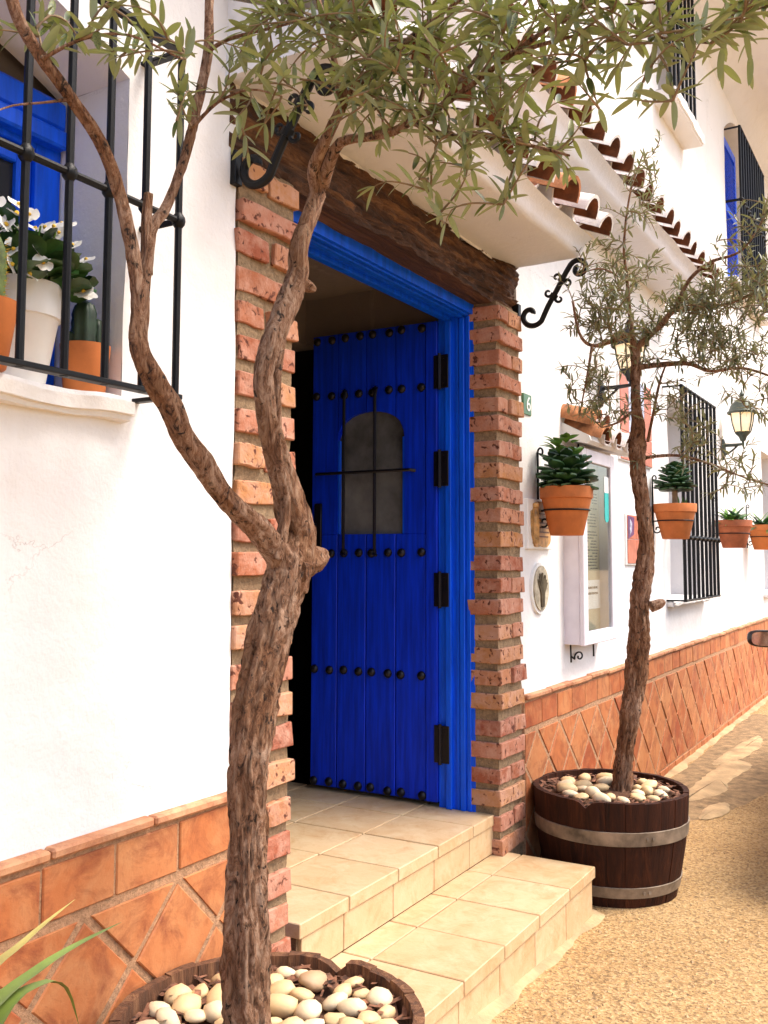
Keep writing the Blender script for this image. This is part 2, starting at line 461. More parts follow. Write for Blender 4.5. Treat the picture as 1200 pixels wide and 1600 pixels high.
# ------------------------------------------------------------------ ground
def gz(x, y):
    t = min(1.0, max(0.0, (3.7-x)/1.9))
    return 0.09*t*t*(3-2*t) if x > -20 else 0.09
def frange(a, b, st):
    n = int(round((b-a)/st)); return [a+(b-a)*i/n for i in range(n+1)]
mb = MB()
gx = [-120, -40, -12]+frange(-4, 14, 0.12)+[20, 45, 120]
gy = [-120, -40, -12]+frange(-4.5, 0.3, 0.12)+[8, 40, 120]
vs = [(x, y, gz(x, y)+0.006*nz(x, y, 0, 1.7)) for y in gy for x in gx]
nx = len(gx)
mb.add(vs, [(j*nx+i, j*nx+i+1, (j+1)*nx+i+1, (j+1)*nx+i) for j in range(len(gy)-1) for i in range(nx-1)])
ground = mb.obj('ground', GROUND, smooth='all')
tag(ground, kind='structure')

def blob_sheet(pts, z, m, name, jag=0.02, n=60, seed=0, dz=0.004):
    # irregular flat patch following the ground
    r = random.Random(seed)
    P = [Vector((p[0], p[1], 0)) for p in pts]; k = len(P); out = []
    for i in range(n):
        t = i/n*k; a = int(t) % k; u = t-int(t)
        p0, p1, p2, p3 = P[(a-1)%k], P[a], P[(a+1)%k], P[(a+2)%k]
        q = 0.5*((2*p1)+(p2-p0)*u+(2*p0-5*p1+4*p2-p3)*u*u+(3*p1-p0-3*p2+p3)*u*u*u)
        q += Vector((r.uniform(-jag, jag)*1.5, r.uniform(-jag, jag), 0))
        out.append(q)
    c = sum(out, Vector())/len(out)
    m_ = MB(); rings = 4; vs = []
    for j in range(1, rings+1):
        for q in out:
            w = c+(q-c)*(j/rings)
            vs.append((w.x, w.y, gz(w.x, w.y)+0.006*nz(w.x, w.y, 0, 1.7)+z+(dz if j < rings else -0.006)))
    vs.append((c.x, c.y, gz(c.x, c.y)+0.006*nz(c.x, c.y, 0, 1.7)+z+dz))
    N = len(out)
    fs = [(len(vs)-1, i, (i+1)%N) for i in range(N)]
    fs += [((j)*N+i, (j+1)*N+i, (j+1)*N+(i+1)%N, j*N+(i+1)%N) for j in range(rings-1) for i in range(N)]
    m_.add(vs, fs)
    o = m_.obj(name, m, smooth='all')
    tag(o, kind='structure')
    return o
blob_sheet([(5.0,-0.10),(6.0,-0.04),(7.5,-0.05),(9.5,-0.05),(9.3,-0.35),(8.0,-0.62),(6.9,-0.75),(5.9,-0.62),(5.3,-0.42)], 0.003, SHADEGRIT, 'painted_shade_patch', 0.012, 90, 1)  # dark sheet stands in for shade on the ground near the parked car
blob_sheet([(5.75,-0.28),(6.2,-0.22),(6.7,-0.24),(7.2,-0.30),(7.1,-0.46),(6.5,-0.42),(6.1,-0.44)], 0.009, CEM, 'cement_patch', 0.008, 70, 2)
blob_sheet([(6.9,-0.20),(7.6,-0.22),(8.3,-0.30),(7.8,-0.40),(7.1,-0.33)], 0.010, CEM, 'cement_patch', 0.008, 60, 3)
blob_sheet([(5.45,-0.44),(5.75,-0.42),(5.9,-0.50),(5.65,-0.54)], 0.010, CEM, 'cement_patch', 0.006, 40, 4)
def fillet(x0, x1, yw, w, hgt, seed):
    # ragged cement fillet trowelled along the foot of a wall
    n = int((x1-x0)/0.03); vs = []; k = 4
    for i in range(n+1):
        x = x0+(x1-x0)*i/n; ww = w*(1+0.8*nz(x, seed, 0, 2.4)+0.5*nz(x, seed, 3, 6)+0.12*nz(x, seed, 7, 18))
        for j in range(k+1):
            u = j/k; y = yw-ww*u
            vs.append((x, y, gz(x, y)+0.006*nz(x, y, 0, 1.7)+(hgt*(1-u)**1.5+0.003*nz(x, y, 5, 22)+0.004 if j < k else -0.006)))
    m_ = MB(); q = k+1
    m_.add(vs, [(i*q+j, i*q+j+1, (i+1)*q+j+1, (i+1)*q+j) for i in range(n) for j in range(k)])
    return tag(m_.obj('cement_fillet', CEM, smooth='all'), kind='structure')
fillet(2.1, 3.83, -0.372, 0.055, 0.014, 5)
fillet(4.5, 12.5, 0.0, 0.075, 0.02, 8)

# ------------------------------------------------------------------ the house
house = thing('white_house', 'whitewashed house front with brick door pillars, tiled porch and terracotta dado', 'house', (2.0, 0.1, 0))
def H(o):
    o.parent = house
    o.matrix_parent_inverse = Matrix.Translation(-Vector((2.0, 0.1, 0)))
    return o
def arch(x0, x1, zs, rise):
    c = (x0+x1)/2; h = (x1-x0)/2
    return lambda x: zs+rise*(1-((x-c)/h)**2)
OPEN = [  # x0, x1, z0, top function, reveal depth
    (0.42, 1.60, 1.765, arch(0.42, 1.60, 2.54, 0.13), 0.24),
    (2.005, 4.0, -0.2, lambda x: 2.69, 0.0),
    (6.75, 7.66, 1.135, lambda x: 2.56, 0.30),
    (10.78, 11.7, 1.07, lambda x: 2.56, 0.25),
    (6.68, 7.32, 4.70, lambda x: 5.95, 0.22),
    (9.15, 10.75, 4.02, arch(9.15, 10.75, 5.45, 0.28), 0.22)]
WX0, WX1, WZ1 = -1.6, 14.0, 6.5
def wy(x, z): return 0.008*nz(x, z, 1.3, 2.2)+0.0045*nz(x, z, 5.1, 7.0)
cuts = sorted(set([WX0, WX1, 4.6]+[v for o in OPEN for v in o[:2]]))
mb = MB()
def lattice(mb, nu, nv, fn):
    vs = [fn(i/nu, j/nv) for j in range(nv+1) for i in range(nu+1)]
    w = nu+1
    mb.add(vs, [(j*w+i, j*w+i+1, (j+1)*w+i+1, (j+1)*w+i) for j in range(nv) for i in range(nu)])
for a, b in zip(cuts[:-1], cuts[1:]):
    ops = sorted([o for o in OPEN if o[0] < (a+b)/2 < o[1]], key=lambda o: o[2])
    low = lambda x: -0.15
    st = 0.05 if b < 7 else 0.1
    segs = []
    for o in ops:
        segs.append((low, (lambda zz: (lambda x: zz))(o[2]))); low = o[3]
    segs.append((low, lambda x: WZ1))
    for lo, hi in segs:
        hgt = hi((a+b)/2)-lo((a+b)/2)
        if hgt <= 0.01: continue
        nu = max(1, int((b-a)/st)); nv = max(1, int(hgt/st))
        def fn(u, v, a=a, b=b, lo=lo, hi=hi):
            x = a+(b-a)*u; z = lo(x)+(hi(x)-lo(x))*v
            return (x, wy(x, z), z)
        lattice(mb, nu, nv, fn)
for x0, x1, z0, top, dp in OPEN:      # reveals
    if dp <= 0: continue
    for xx in (x0, x1):
        lattice(mb, 3, 14, lambda u, v, xx=xx: (xx+0.004*nz(u*3, v*9, xx), wy(xx, z0+(top(xx)-z0)*v)*(1-u)+dp*u, z0+(top(xx)-z0)*v))
    lattice(mb, 24, 3, lambda u, v: (x0+(x1-x0)*u, wy(x0+(x1-x0)*u, top(x0+(x1-x0)*u))*(1-v)+dp*v, top(x0+(x1-x0)*u)))
    lattice(mb, 24, 3, lambda u, v: (x0+(x1-x0)*u, wy(x0+(x1-x0)*u, z0)*(1-v)+dp*v, z0))
# ragged plaster returns beside the brick pillars
for xx in (2.005, 4.0):
    lattice(mb, 2, 60, lambda u, v: (xx, wy(xx, -0.15+2.84*v)*(1-u)+0.12*u, -0.15+2.84*v))
wall = H(mb.obj('wall', WHITE, smooth='all'))

# interior of the entrance
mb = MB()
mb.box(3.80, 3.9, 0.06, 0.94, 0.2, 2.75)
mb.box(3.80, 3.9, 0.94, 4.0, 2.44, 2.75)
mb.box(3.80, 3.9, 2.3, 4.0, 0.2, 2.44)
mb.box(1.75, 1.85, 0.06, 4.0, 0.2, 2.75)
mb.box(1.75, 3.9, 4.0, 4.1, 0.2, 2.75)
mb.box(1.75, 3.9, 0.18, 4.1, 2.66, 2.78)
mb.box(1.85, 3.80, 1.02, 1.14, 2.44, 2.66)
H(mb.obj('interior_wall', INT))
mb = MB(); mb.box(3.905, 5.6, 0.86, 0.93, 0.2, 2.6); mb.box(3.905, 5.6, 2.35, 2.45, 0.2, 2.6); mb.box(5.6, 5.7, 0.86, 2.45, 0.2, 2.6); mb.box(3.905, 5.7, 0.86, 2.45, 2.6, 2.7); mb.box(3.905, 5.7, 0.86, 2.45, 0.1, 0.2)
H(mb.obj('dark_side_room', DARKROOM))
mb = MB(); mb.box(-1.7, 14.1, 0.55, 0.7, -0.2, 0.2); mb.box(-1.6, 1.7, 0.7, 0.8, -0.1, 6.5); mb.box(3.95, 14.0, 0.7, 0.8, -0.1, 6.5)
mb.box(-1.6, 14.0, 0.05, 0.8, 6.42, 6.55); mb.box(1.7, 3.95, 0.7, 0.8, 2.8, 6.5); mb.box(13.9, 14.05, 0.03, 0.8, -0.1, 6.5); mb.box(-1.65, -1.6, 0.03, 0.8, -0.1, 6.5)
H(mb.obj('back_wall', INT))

# brick pillars: mortar core with proud bricks
def brick_mesh(w, d, h, seed):
    bm = bmesh.new()
    bmesh.ops.create_cube(bm, size=1.0)
    for v in bm.verts: v.co = Vector((v.co.x*w, v.co.y*d, v.co.z*h))
    bmesh.ops.subdivide_edges(bm, edges=[e for e in bm.edges if abs((e.verts[0].co-e.verts[1].co).x) > 0.01], cuts=2)
    bmesh.ops.bevel(bm, geom=[e for e in bm.edges if len(e.link_faces) == 2 and e.calc_face_angle(0) > 1.0], offset=0.003, segments=1, affect='EDGES')
    for v in bm.verts:
        c = v.co
        v.co = c+Vector((nz(c.x, c.y, c.z+seed, 22), nz(c.x+9, c.y, c.z+seed, 20), nz(c.x, c.y+5, c.z+seed, 22)))*0.0065
    m = MB(); m.bm(bm)
    return m.mesh('brick', BRICK)
PITCH_B = 0.0975
LONG = [brick_mesh(0.262, 0.15, 0.0635, s) for s in (1, 7, 13)]
HALF = [brick_mesh(0.138, 0.15, 0.0635, s) for s in (2, 8, 14)]
QUAR = [brick_mesh(0.116, 0.15, 0.062, s) for s in (3, 9, 15)]
def pillar(x0, x1, z0, z1, seed, name='brick_pillar', proud=0.0):
    r = random.Random(seed)
    mb = MB()
    w = x1-x0
    lattice(mb, 8, 70, lambda u, v: (x0+0.006+(w-0.012)*u, 0.002-proud+0.010*nz(u*3, v*40, seed), z0-0.2+(z1-z0+0.2)*v))
    for xx in (x0+0.008, x1-0.012):
        lattice(mb, 4, 70, lambda u, v: (xx+0.004*nz(u*3, v*40, seed+3), 0.002-proud+0.010*nz(0 if xx < x0+.02 else 3, v*40, seed)*(1-u)+0.13*u, z0-0.2+(z1-z0+0.2)*v))
    core = H(mb.obj(name, MORTAR, smooth='all'))
    k = 0; z = z0
    while z+0.05 < z1:
        zz = z+PITCH_B/2+r.uniform(-0.005, 0.005)
        yy = 0.062-proud
        def put(me, xc):
            o = link('brick', me, core, (xc, yy+r.uniform(-0.006, 0.005), zz+r.uniform(-0.003, 0.003)), (r.uniform(-0.03, 0.03), r.uniform(-0.018, 0.018), r.uniform(-0.025, 0.025)))
            return o
        if k % 2 == 0: put(r.choice(LONG), (x0+x1)/2+r.uniform(-0.006, 0.006))
        else:
            if (k//2) % 2 == 0 or name != 'brick_pillar':
                put(r.choice(HALF), x0+0.069+r.uniform(-.006, .004)); put(r.choice(QUAR), x1-0.058+r.uniform(-.003, .006))
            else:
                put(r.choice(QUAR), x0+0.058); put(r.choice(HALF), x1-0.067+r.uniform(-.003, .006))
        z += PITCH_B; k += 1
    return core
tag(pillar(2.008, 2.275, 0.17, 2.51, 3), 'brick pillar behind the foreground olive trunk')
tag(pillar(3.735, 4.000, 0.17, 2.51, 5, proud=0.012), 'brick pillar to the right of the blue door')

# timber lintel
bm = bmesh.new()
bmesh.ops.create_cube(bm, size=1.0)
for v in bm.verts: v.co = Vector((2.962+v.co.x*1.985, 0.075+v.co.y*0.17, 2.605+v.co.z*0.205))
bmesh.ops.subdivide_edges(bm, edges=[e for e in bm.edges if abs(e.verts[0].co.x-e.verts[1].co.x) > 1], cuts=150)
bmesh.ops.subdivide_edges(bm, edges=[e for e in bm.edges if abs(e.verts[0].co.z-e.verts[1].co.z) > .1], cuts=18)
for v in bm.verts:
    c = v.co
    a = 0.030*nz(c.x*0.9, c.z*5, c.y, 3.0)+0.034*abs(nz(c.x*0.8, c.z*7, 4+c.y, 4.2))-0.026*abs(nz(c.x*1.6, c.z*12, 8, 5))+0.012*nz(c.x*4, c.z*16, 2, 6)
    if c.y < 0.05: v.co.y += a
    v.co.z += 0.012*nz(c.x, 2.0, c.y, 3.1)+0.006*nz(c.x, 7.0, c.y, 11)
m = MB(); m.bm(bm)
H(m.obj('lintel_beam', BEAM, smooth=50))

# porch slab and eaves
def slab(name, x0, x1, depth, z, thick, mat=SOFF):
    mb = MB()
    prof = [(0.03, z), (-depth*0.35, z+0.002), (-depth*0.7, z+0.004), (-depth+0.03, z+0.004), (-depth+0.008, z+0.012), (-depth, z+0.03), (-depth-0.02, z+thick-0.015), (-depth-0.05, z+thick), (-depth*0.5, z+thick+0.07), (0.03, z+thick+0.16)]
    n = max(4, int((x1-x0)/0.06)); k = len(prof)
    vs = []
    for i in range(n+1):
        x = x0+(x1-x0)*i/n
        for (y, zz) in prof:
            vs.append((x, y+(0.007*nz(x, zz, 2, 4) if y < 0 else 0), zz+0.007*nz(x, y, 9, 4.5)))
    fs = [(i*k+j, i*k+(j+1)%k, (i+1)*k+(j+1)%k, (i+1)*k+j) for i in range(n) for j in range(k)]
    fs += [tuple(range(k-1, -1, -1)), tuple(n*k+j for j in range(k))]
    mb.add(vs, fs)
    return H(mb.obj(name, mat, smooth=50))
def tile_mesh(name, r0, r1, L, up, mats):
    # tapered half-round clay tile, axis along +Y from the eave (y=0) to the back (y=L)
    mb = MB(); seg = 8; th = 0.014
    def ringpts(r, y): return [(r*cos(pi*k/seg), y, (1 if up else -1)*r*sin(pi*k/seg)) for k in range(seg+1)]
    ys = [0, L*0.5, L]; out = []; inn = []
    for y in ys:
        r = r0+(r1-r0)*y/L
        out += ringpts(r, y); inn += ringpts(r-th, y)
    n = seg+1
    mb.cur = 0
    mb.add(out, [(j*n+k, j*n+k+1, (j+1)*n+k+1, (j+1)*n+k) for j in range(2) for k in range(seg)])
    mb.cur = 1
    mb.add(inn, [(j*n+k, (j+1)*n+k, (j+1)*n+k+1, j*n+k+1) for j in range(2) for k in range(seg)])
    mb.cur = 0
    mb.add(out[:n]+inn[:n], [(k, n+k, n+k+1, k+1) for k in range(seg)])
    mb.add(out[2*n:]+inn[2*n:], [(k, k+1, n+k+1, n+k) for k in range(seg)])
    return mb.mesh(name, mats, smooth=50)
COVER = [tile_mesh('roof_tile', 0.080, 0.066, 0.42, True, [LIME, ROOFT]), tile_mesh('roof_tile', 0.080, 0.066, 0.42, True, [CLAYO, ROOFT])]
PAN = [tile_mesh('roof_tile', 0.085, 0.098, 0.42, False, [LIME, ROOFT])]
def tile_roof(par, x0, x1, pitch, y0, z0, slope, rows, seed, orange=0.12):
    r = random.Random(seed)
    n = int((x1-x0)/pitch)
    for row in range(rows):
        for i in range(n+1):
            x = x0+i*pitch+r.uniform(-.008, .008)
            dy = row*0.27; yy = y0+dy+r.uniform(-.012, .012); zz = z0+dy*slope+row*0.012
            me = COVER[1] if r.random() < orange else COVER[0]
            link('roof_tile', me, par, (x, yy, zz+0.018), (math.atan(slope)+r.uniform(-.03, .03), r.uniform(-.05, .05), r.uniform(-.05, .05)))
            if i < n:
                link('roof_tile', PAN[0], par, (x+pitch/2, yy+0.075, zz+0.105), (math.atan(slope)+r.uniform(-.02, .02), r.uniform(-.03, .03), r.uniform(-.03, .03)))
porch = slab('porch_roof', 1.95, 3.93, 0.33, 2.70, 0.075)
tile_roof(porch, 2.02, 3.93, 0.235, -0.45, 2.765, 0.42, 2, 11)
eave = slab('roof_eave', 0.2, 6.75, 0.27, 3.20, 0.085)
tile_roof(eave, 0.3, 6.68, 0.21, -0.37, 3.275, 0.42, 2, 12, 0.06)
# overhang of the main roof high above the street
mb = MB()
prof = [(0.02, 5.80), (-0.06, 5.86), (-0.16, 5.95), (-0.30, 6.02), (-0.9, 6.06), (-0.92, 6.2), (0.02, 6.5)]
n = 40; k = len(prof)
vs = [(5.0+9.0*i/n, y, z+0.015*nz(5+9*i/n, y*3, 1, 1.4)) for i in range(n+1) for y, z in prof]
mb.add(vs, [(i*k+j, i*k+(j+1)%k, (i+1)*k+(j+1)%k, (i+1)*k+j) for i in range(n) for j in range(k)]+[tuple(range(k-1, -1, -1)), tuple(n*k+j for j in range(k))])
H(mb.obj('roof_overhang', SOFF, smooth=50))

# ------------------------------------------------------------------ dado of terracotta tiles
DT = 0.014
def diamond_mesh(poly):
    p = poly; n = len(p); g = MB()
    cx = sum(a for a, b in p)/n; cz = sum(b for a, b in p)/n
    def sc(q, f): return (cx+(q[0]-cx)*f, cz+(q[1]-cz)*f)
    vs = [(a, 0.0, b) for a, b in p]+[(a, -DT+0.003, b) for a, b in p]+[(*sc(q, 0.965)[:1], -DT, sc(q, 0.965)[1]) for q in p]
    fs = [(i, (i+1)%n, n+(i+1)%n, n+i) for i in range(n)]+[(n+i, n+(i+1)%n, 2*n+(i+1)%n, 2*n+i) for i in range(n)]+[tuple(2*n+i for i in range(n))]
    g.add(vs, fs)
    return g.mesh('dado_tile', DADO)
def clip(poly, fn):
    out = []
    for i in range(len(poly)):
        p, q = poly[i], poly[(i+1) % len(poly)]; a, b = fn(p), fn(q)
        if a >= 0: out.append(p)
        if a*b < 0:
            t = a/(a-b); out.append((p[0]+(q[0]-p[0])*t, p[1]+(q[1]-p[1])*t))
    return out
HD = 0.1325
FULLD = [(-HD, 0), (0, -HD), (HD, 0), (0, HD)]
FULLM = diamond_mesh(FULLD)
UPM = diamond_mesh([(-HD+.006, 0.004), (HD-.006, 0.004), (0, HD)])
DOWNM = diamond_mesh([(-HD+.006, -0.004), (0, -HD), (HD-.006, -0.004)])
def rect_mesh(w, h, t, mat, name, ch=0.003):
    g = MB(); g.box(-w/2, w/2, -t, 0, -h/2, h/2, ch)
    return g.mesh(name, mat)
RECT = rect_mesh(0.196, 0.112, DT, DADO, 'dado_tile')
BASE = rect_mesh(0.196, 0.050, DT, DADO, 'dado_tile')
CAPM = rect_mesh(0.292, 0.022, 0.034, CAPT, 'cap_tile', 0.005)
def dado(x0, x1, xs, seed):
    r = random.Random(seed)
    mb = MB()
    mb.box(x0, x1, -0.0165, 0.01, -0.1, 0.80)
    core = H(mb.obj('dado', DGROUT))
    D_ = 0.29; zc = 0.06; Y = -0.006
    def j(): return (r.uniform(-.012, .012), r.uniform(-.008, .008), r.uniform(-.012, .012))
    def tile(xc, z, me, poly):
        if xc-HD >= x0 and xc+HD <= x1:
            link('dado_tile', me, core, (xc, Y+r.uniform(-.003, .002), z), j()); return
        q = clip(clip(poly, lambda p: p[0]+xc-x0-0.004), lambda p: x1-0.004-p[0]-xc)
        if len(q) >= 3 and max(a for a, b in q)-min(a for a, b in q) > 0.02:
            link('dado_tile', diamond_mesh(q), core, (xc, Y, z))
    for i in range(-1, int((x1-x0)/D_)+3):
        xa = xs+i*D_
        for row in range(2): tile(xa+D_/2, zc+D_*(row+0.5), FULLM, FULLD)
        tile(xa, zc+D_, FULLM, FULLD)
        tile(xa, zc, UPM, [(-HD+.006, 0.004), (HD-.006, 0.004), (0, HD)])
        tile(xa, zc+2*D_, DOWNM, [(-HD+.006, -0.004), (0, -HD), (HD-.006, -0.004)])
    n = int((x1-x0)/0.204)
    for i in range(n):
        xc = x1-0.102-i*0.204 if seed == 1 else x0+0.102+i*0.204
        link('dado_tile', RECT, core, (xc, Y+r.uniform(-.003, .002), 0.716+r.uniform(-.003, .003)), j())
        if gz(xc, 0) < 0.03: link('dado_tile', BASE, core, (xc+0.03, Y+r.uniform(-.003, .002), 0.027), j())
    n = int((x1-x0)/0.298)
    for i in range(n):
        xc = x1-0.149-i*0.298 if seed == 1 else x0+0.149+i*0.298
        link('cap_tile', CAPM, core, (xc, 0.0, 0.795+r.uniform(-.004, .004)), (r.uniform(-.05, .05), r.uniform(-.012, .012), r.uniform(-.006, .006)))
    return core
dado(-0.2, 2.003, -0.085, 1)
dado(4.012, 12.6, 4.012, 2)

# ------------------------------------------------------------------ door frame and open leaf
frame = MB()
for x0, x1 in ((3.735, 3.772), (2.235, 2.272)): frame.box(x0, x1, 0.095, 0.262, 0.353, 2.52)
frame.box(2.272, 3.735, 0.095, 0.262, 2.462, 2.52)
frame = H(frame.obj('door_frame', BLUE))
def frame_mold(y0, y1, inset, name='moulding'):
    # stepped architrave strip running up the jambs and across the head
    m = MB()
    m.box(3.735-inset, 3.7355, y0, y1, 0.353, 2.4615-inset+0.001, 0.002)
    m.obj(name, BLUE, frame)
    m = MB(); m.box(2.2715, 2.272+inset, y0, y1, 0.353, 2.4615-inset+0.001, 0.002); m.obj(name, BLUE, frame)
    m = MB(); m.box(2.272+inset, 3.735-inset, y0, y1, 2.462-inset, 2.4625, 0.002); m.obj(name, BLUE, frame)
frame_mold(0.110, 0.128, 0.006)
frame_mold(0.135, 0.158, 0.011)
frame_mold(0.163, 0.176, 0.007)
frame_mold(0.196, 0.222, 0.018)

door = MB(); door.box(3.748, 3.772, 0.262, 0.925, 0.372, 2.452)
WY0, WY1, WZ0, WZS, WZT = 0.43, 0.785, 1.515, 1.95, 2.075
# door backing is built round the little arched window
dm = MB()
def warch(y):
    c = (WY0+WY1)/2; h = (WY1-WY0)/2
    return WZS+(WZT-WZS)*sqrt(max(0.0, 1-((y-c)/h)**2))**0.8
def leafpiece(mb, y0, y1, xo, xi):
    # a vertical board between y0,y1 (outer face xo, inner xi) with the window cut out
    n = 10
    if y1 <= WY0+1e-4 or y0 >= WY1-1e-4:
        mb.box(xo, xi, y0, y1, 0.372, 2.452, 0.003); return
    mb.box(xo, xi, y0, y1, 0.372, WZ0, 0.003)
    a, b = max(y0, WY0), min(y1, WY1)
    top = [(y0, 2.452), (y0, WZ0 if y0 < WY0 else warch(y0))]
    low = []
    if y0 < WY0: low += [(y0, WZ0), (WY0, WZ0), (WY0, WZS)]
    for i in range(n+1):
        y = a+(b-a)*i/n; low.append((y, warch(y)))
    if y1 > WY1: low += [(WY1, WZS), (WY1, WZ0), (y1, WZ0)]
    poly = low+[(y1, 2.452), (y0, 2.452)]
    clean = []
    for q in poly:
        if not clean or (abs(q[0]-clean[-1][0])+abs(q[1]-clean[-1][1])) > 1e-5: clean.append(q)
    mb.prism(clean, xo, xi, 0)
leafpiece(dm, 0.262, 0.925, 3.744, 3.760)
door = H(dm.obj('door', BLUESHADE))
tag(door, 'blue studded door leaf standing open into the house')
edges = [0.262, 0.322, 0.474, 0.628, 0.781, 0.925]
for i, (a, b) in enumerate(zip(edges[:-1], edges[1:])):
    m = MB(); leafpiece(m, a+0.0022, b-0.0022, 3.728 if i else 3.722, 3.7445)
    m.obj('plank', BLUESHADE, door)
stud = MB(); stud.lathe([(0.0205, 0), (0.019, 0.007), (0.014, 0.013), (0.007, 0.0165), (0.0001, 0.0175)], (0, 0, 0), 12)
SM = stud.mesh('stud', STUD, smooth='all')
for z in (2.43, 2.163, 1.430, 0.898, 0.392):
    for y in (0.902, 0.817, 0.744, 0.666, 0.599, 0.510, 0.445, 0.343):
        link('stud', SM, door, (3.728, y+rnd.uniform(-.003, .003), z+rnd.uniform(-.004, .004)), (0, -pi/2, 0))
for y in (0.732, 0.567):
    m = MB(); m.tube([(3.712, y, 1.415), (3.700, y, 1.45), (3.700, y, 2.14), (3.712, y, 2.18)], 0.0075, 8); m.lathe([(0.016, 0), (0.0001, 0.012)], (3.704, y, 1.42), 8); m.lathe([(0.016, 0), (0.0001, 0.012)], (3.704, y, 2.175), 8)
    m.obj('window_bar', STUD, door, 40)
m = MB(); m.tube([(3.718, 0.37, 1.792), (3.698, 0.385, 1.795), (3.694, 0.88, 1.795), (3.718, 0.895, 1.795)], 0.0075, 8); m.obj('window_bar', STUD, door, 40)
m = MB(); m.box(3.748, 3.752, WY0-0.002, WY1+0.002, WZ0-0.002, WZT+0.02)
pm = m_plain('door_pane', (0.14, 0.14, 0.135), 0.10, var=0.45, scale=3.5, bs=0.02)
m.obj('pane', pm, door)
for a, b in ((WY0, WY0+0.012), (WY1-0.012, WY1)):
    m = MB(); m.box(3.732, 3.7475, a, b, WZ0, WZS, 0.002); m.obj('window_bead', BLUE, door)
for z0, z1 in ((2.148, 2.296), (1.718, 1.872), (1.199, 1.344), (0.54, 0.697)):
    m = MB(); m.box(3.716, 3.7285, 0.245, 0.278, z0, z1, 0.002); m.box(3.7135, 3.7195, 0.205, 0.246, z0, z1, 0.002)
    m.tube([(3.712, 0.247, z0-0.006), (3.712, 0.247, z1+0.006)], 0.008, 8)
    for zz in (z0+0.02, z1-0.02): m.lathe([(0.004, 0), (0.0001, 0.002)], (3.713, 0.226, zz), 6)
    m.obj('hinge', STUD, door, 40)
m = MB(); m.box(3.715, 3.7285, 0.865, 0.905, 1.44, 1.66, 0.003); m.tube([(3.70, 0.885, 1.56), (3.675, 0.885, 1.56), (3.668, 0.885, 1.52), (3.668, 0.885, 1.47)], 0.008, 8); m.obj('latch', STUD, door, 40)

# ------------------------------------------------------------------ windows of the house
def window(x0, x1, y, z0, z1, fw, mat, head=0.0, panes=2, glass=DARKW, arched=None):
    m = MB()
    m.box(x0, x0+fw, y, y+0.06, z0, z1, 0.003); m.box(x1-fw, x1, y, y+0.06, z0, z1, 0.003)
    m.box(x0+fw, x1-fw, y, y+0.06, z0, z0+fw, 0.003); m.box(x0+fw, x1-fw, y, y+0.06, z1-fw, z1, 0.003)
    w = H(m.obj('window', mat))
    for i in range(panes):
        a = x0+fw+(x1-x0-2*fw)*i/panes; b = x0+fw+(x1-x0-2*fw)*(i+1)/panes
        m = MB(); s = 0.045; yy = y+0.012
        m.box(a+.002, a+s, yy, yy+0.035, z0+fw+.002, z1-fw-.002, 0.004); m.box(b-s, b-.002, yy, yy+0.035, z0+fw+.002, z1-fw-.002, 0.004)
        m.box(a+s, b-s, yy, yy+0.035, z0+fw+.002, z0+fw+s, 0.004); m.box(a+s, b-s, yy, yy+0.035, z1-fw-s, z1-fw-.002, 0.004)
        m.obj('casement', mat, w)
        m = MB(); m.box(a+s-.004, b-s+.004, yy+0.015, yy+0.02, z0+fw+s-.004, z1-fw-s+.004); m.obj('pane', glass, w)
    m = MB(); m.box(x0-0.05, x1+0.05, y+0.05, y+0.07, z0-0.05, z1+0.25); m.obj('backing', INT, w)
    return w
w1 = window(0.47, 1.597, 0.225, 1.775, 2.46, 0.075, BLUE)
m = MB(); m.box(0.44, 1.596, 0.200, 0.235, 2.445, 2.525, 0.012); m.box(0.455, 1.590, 0.190, 0.24, 2.40, 2.446, 0.006); m.obj('window_head', BLUE, w1)
window(6.77, 7.64, 0.27, 1.15, 2.54, 0.06, WPAINT, glass=CURT)
window(10.80, 11.68, 0.2, 1.09, 2.54, 0.06, WPAINT, panes=1)
window(6.70, 7.30, 0.18, 4.72, 5.93, 0.05, WPAINT, panes=1)
w5 = window(9.85, 10.72, 0.18, 4.05, 5.55, 0.05, WPAINT, panes=1, glass=CURT)
# blue louvred shutter of the upper window
m = MB()
for a, b, c, d in ((9.19, 9.25, 4.06, 5.42), (9.78, 9.84, 4.06, 5.42), (9.25, 9.78, 4.06, 4.14), (9.25, 9.78, 5.34, 5.42), (9.25, 9.78, 4.70, 4.77)): m.box(a, b, 0.02, 0.055, c, d, 0.003)
sh = H(m.obj('shutter', BLUE))
sl = MB(); sl.box(-0.265, 0.265, -0.022, 0.022, -0.005, 0.005); SLM = sl.mesh('slat', BLUE)
for i in range(15): link('slat', SLM, sh, (9.515, 0.037, 4.165+i*0.036), (0.8, 0, 0))
for i in range(15): link('slat', SLM, sh, (9.515, 0.037, 4.795+i*0.036), (0.8, 0, 0))
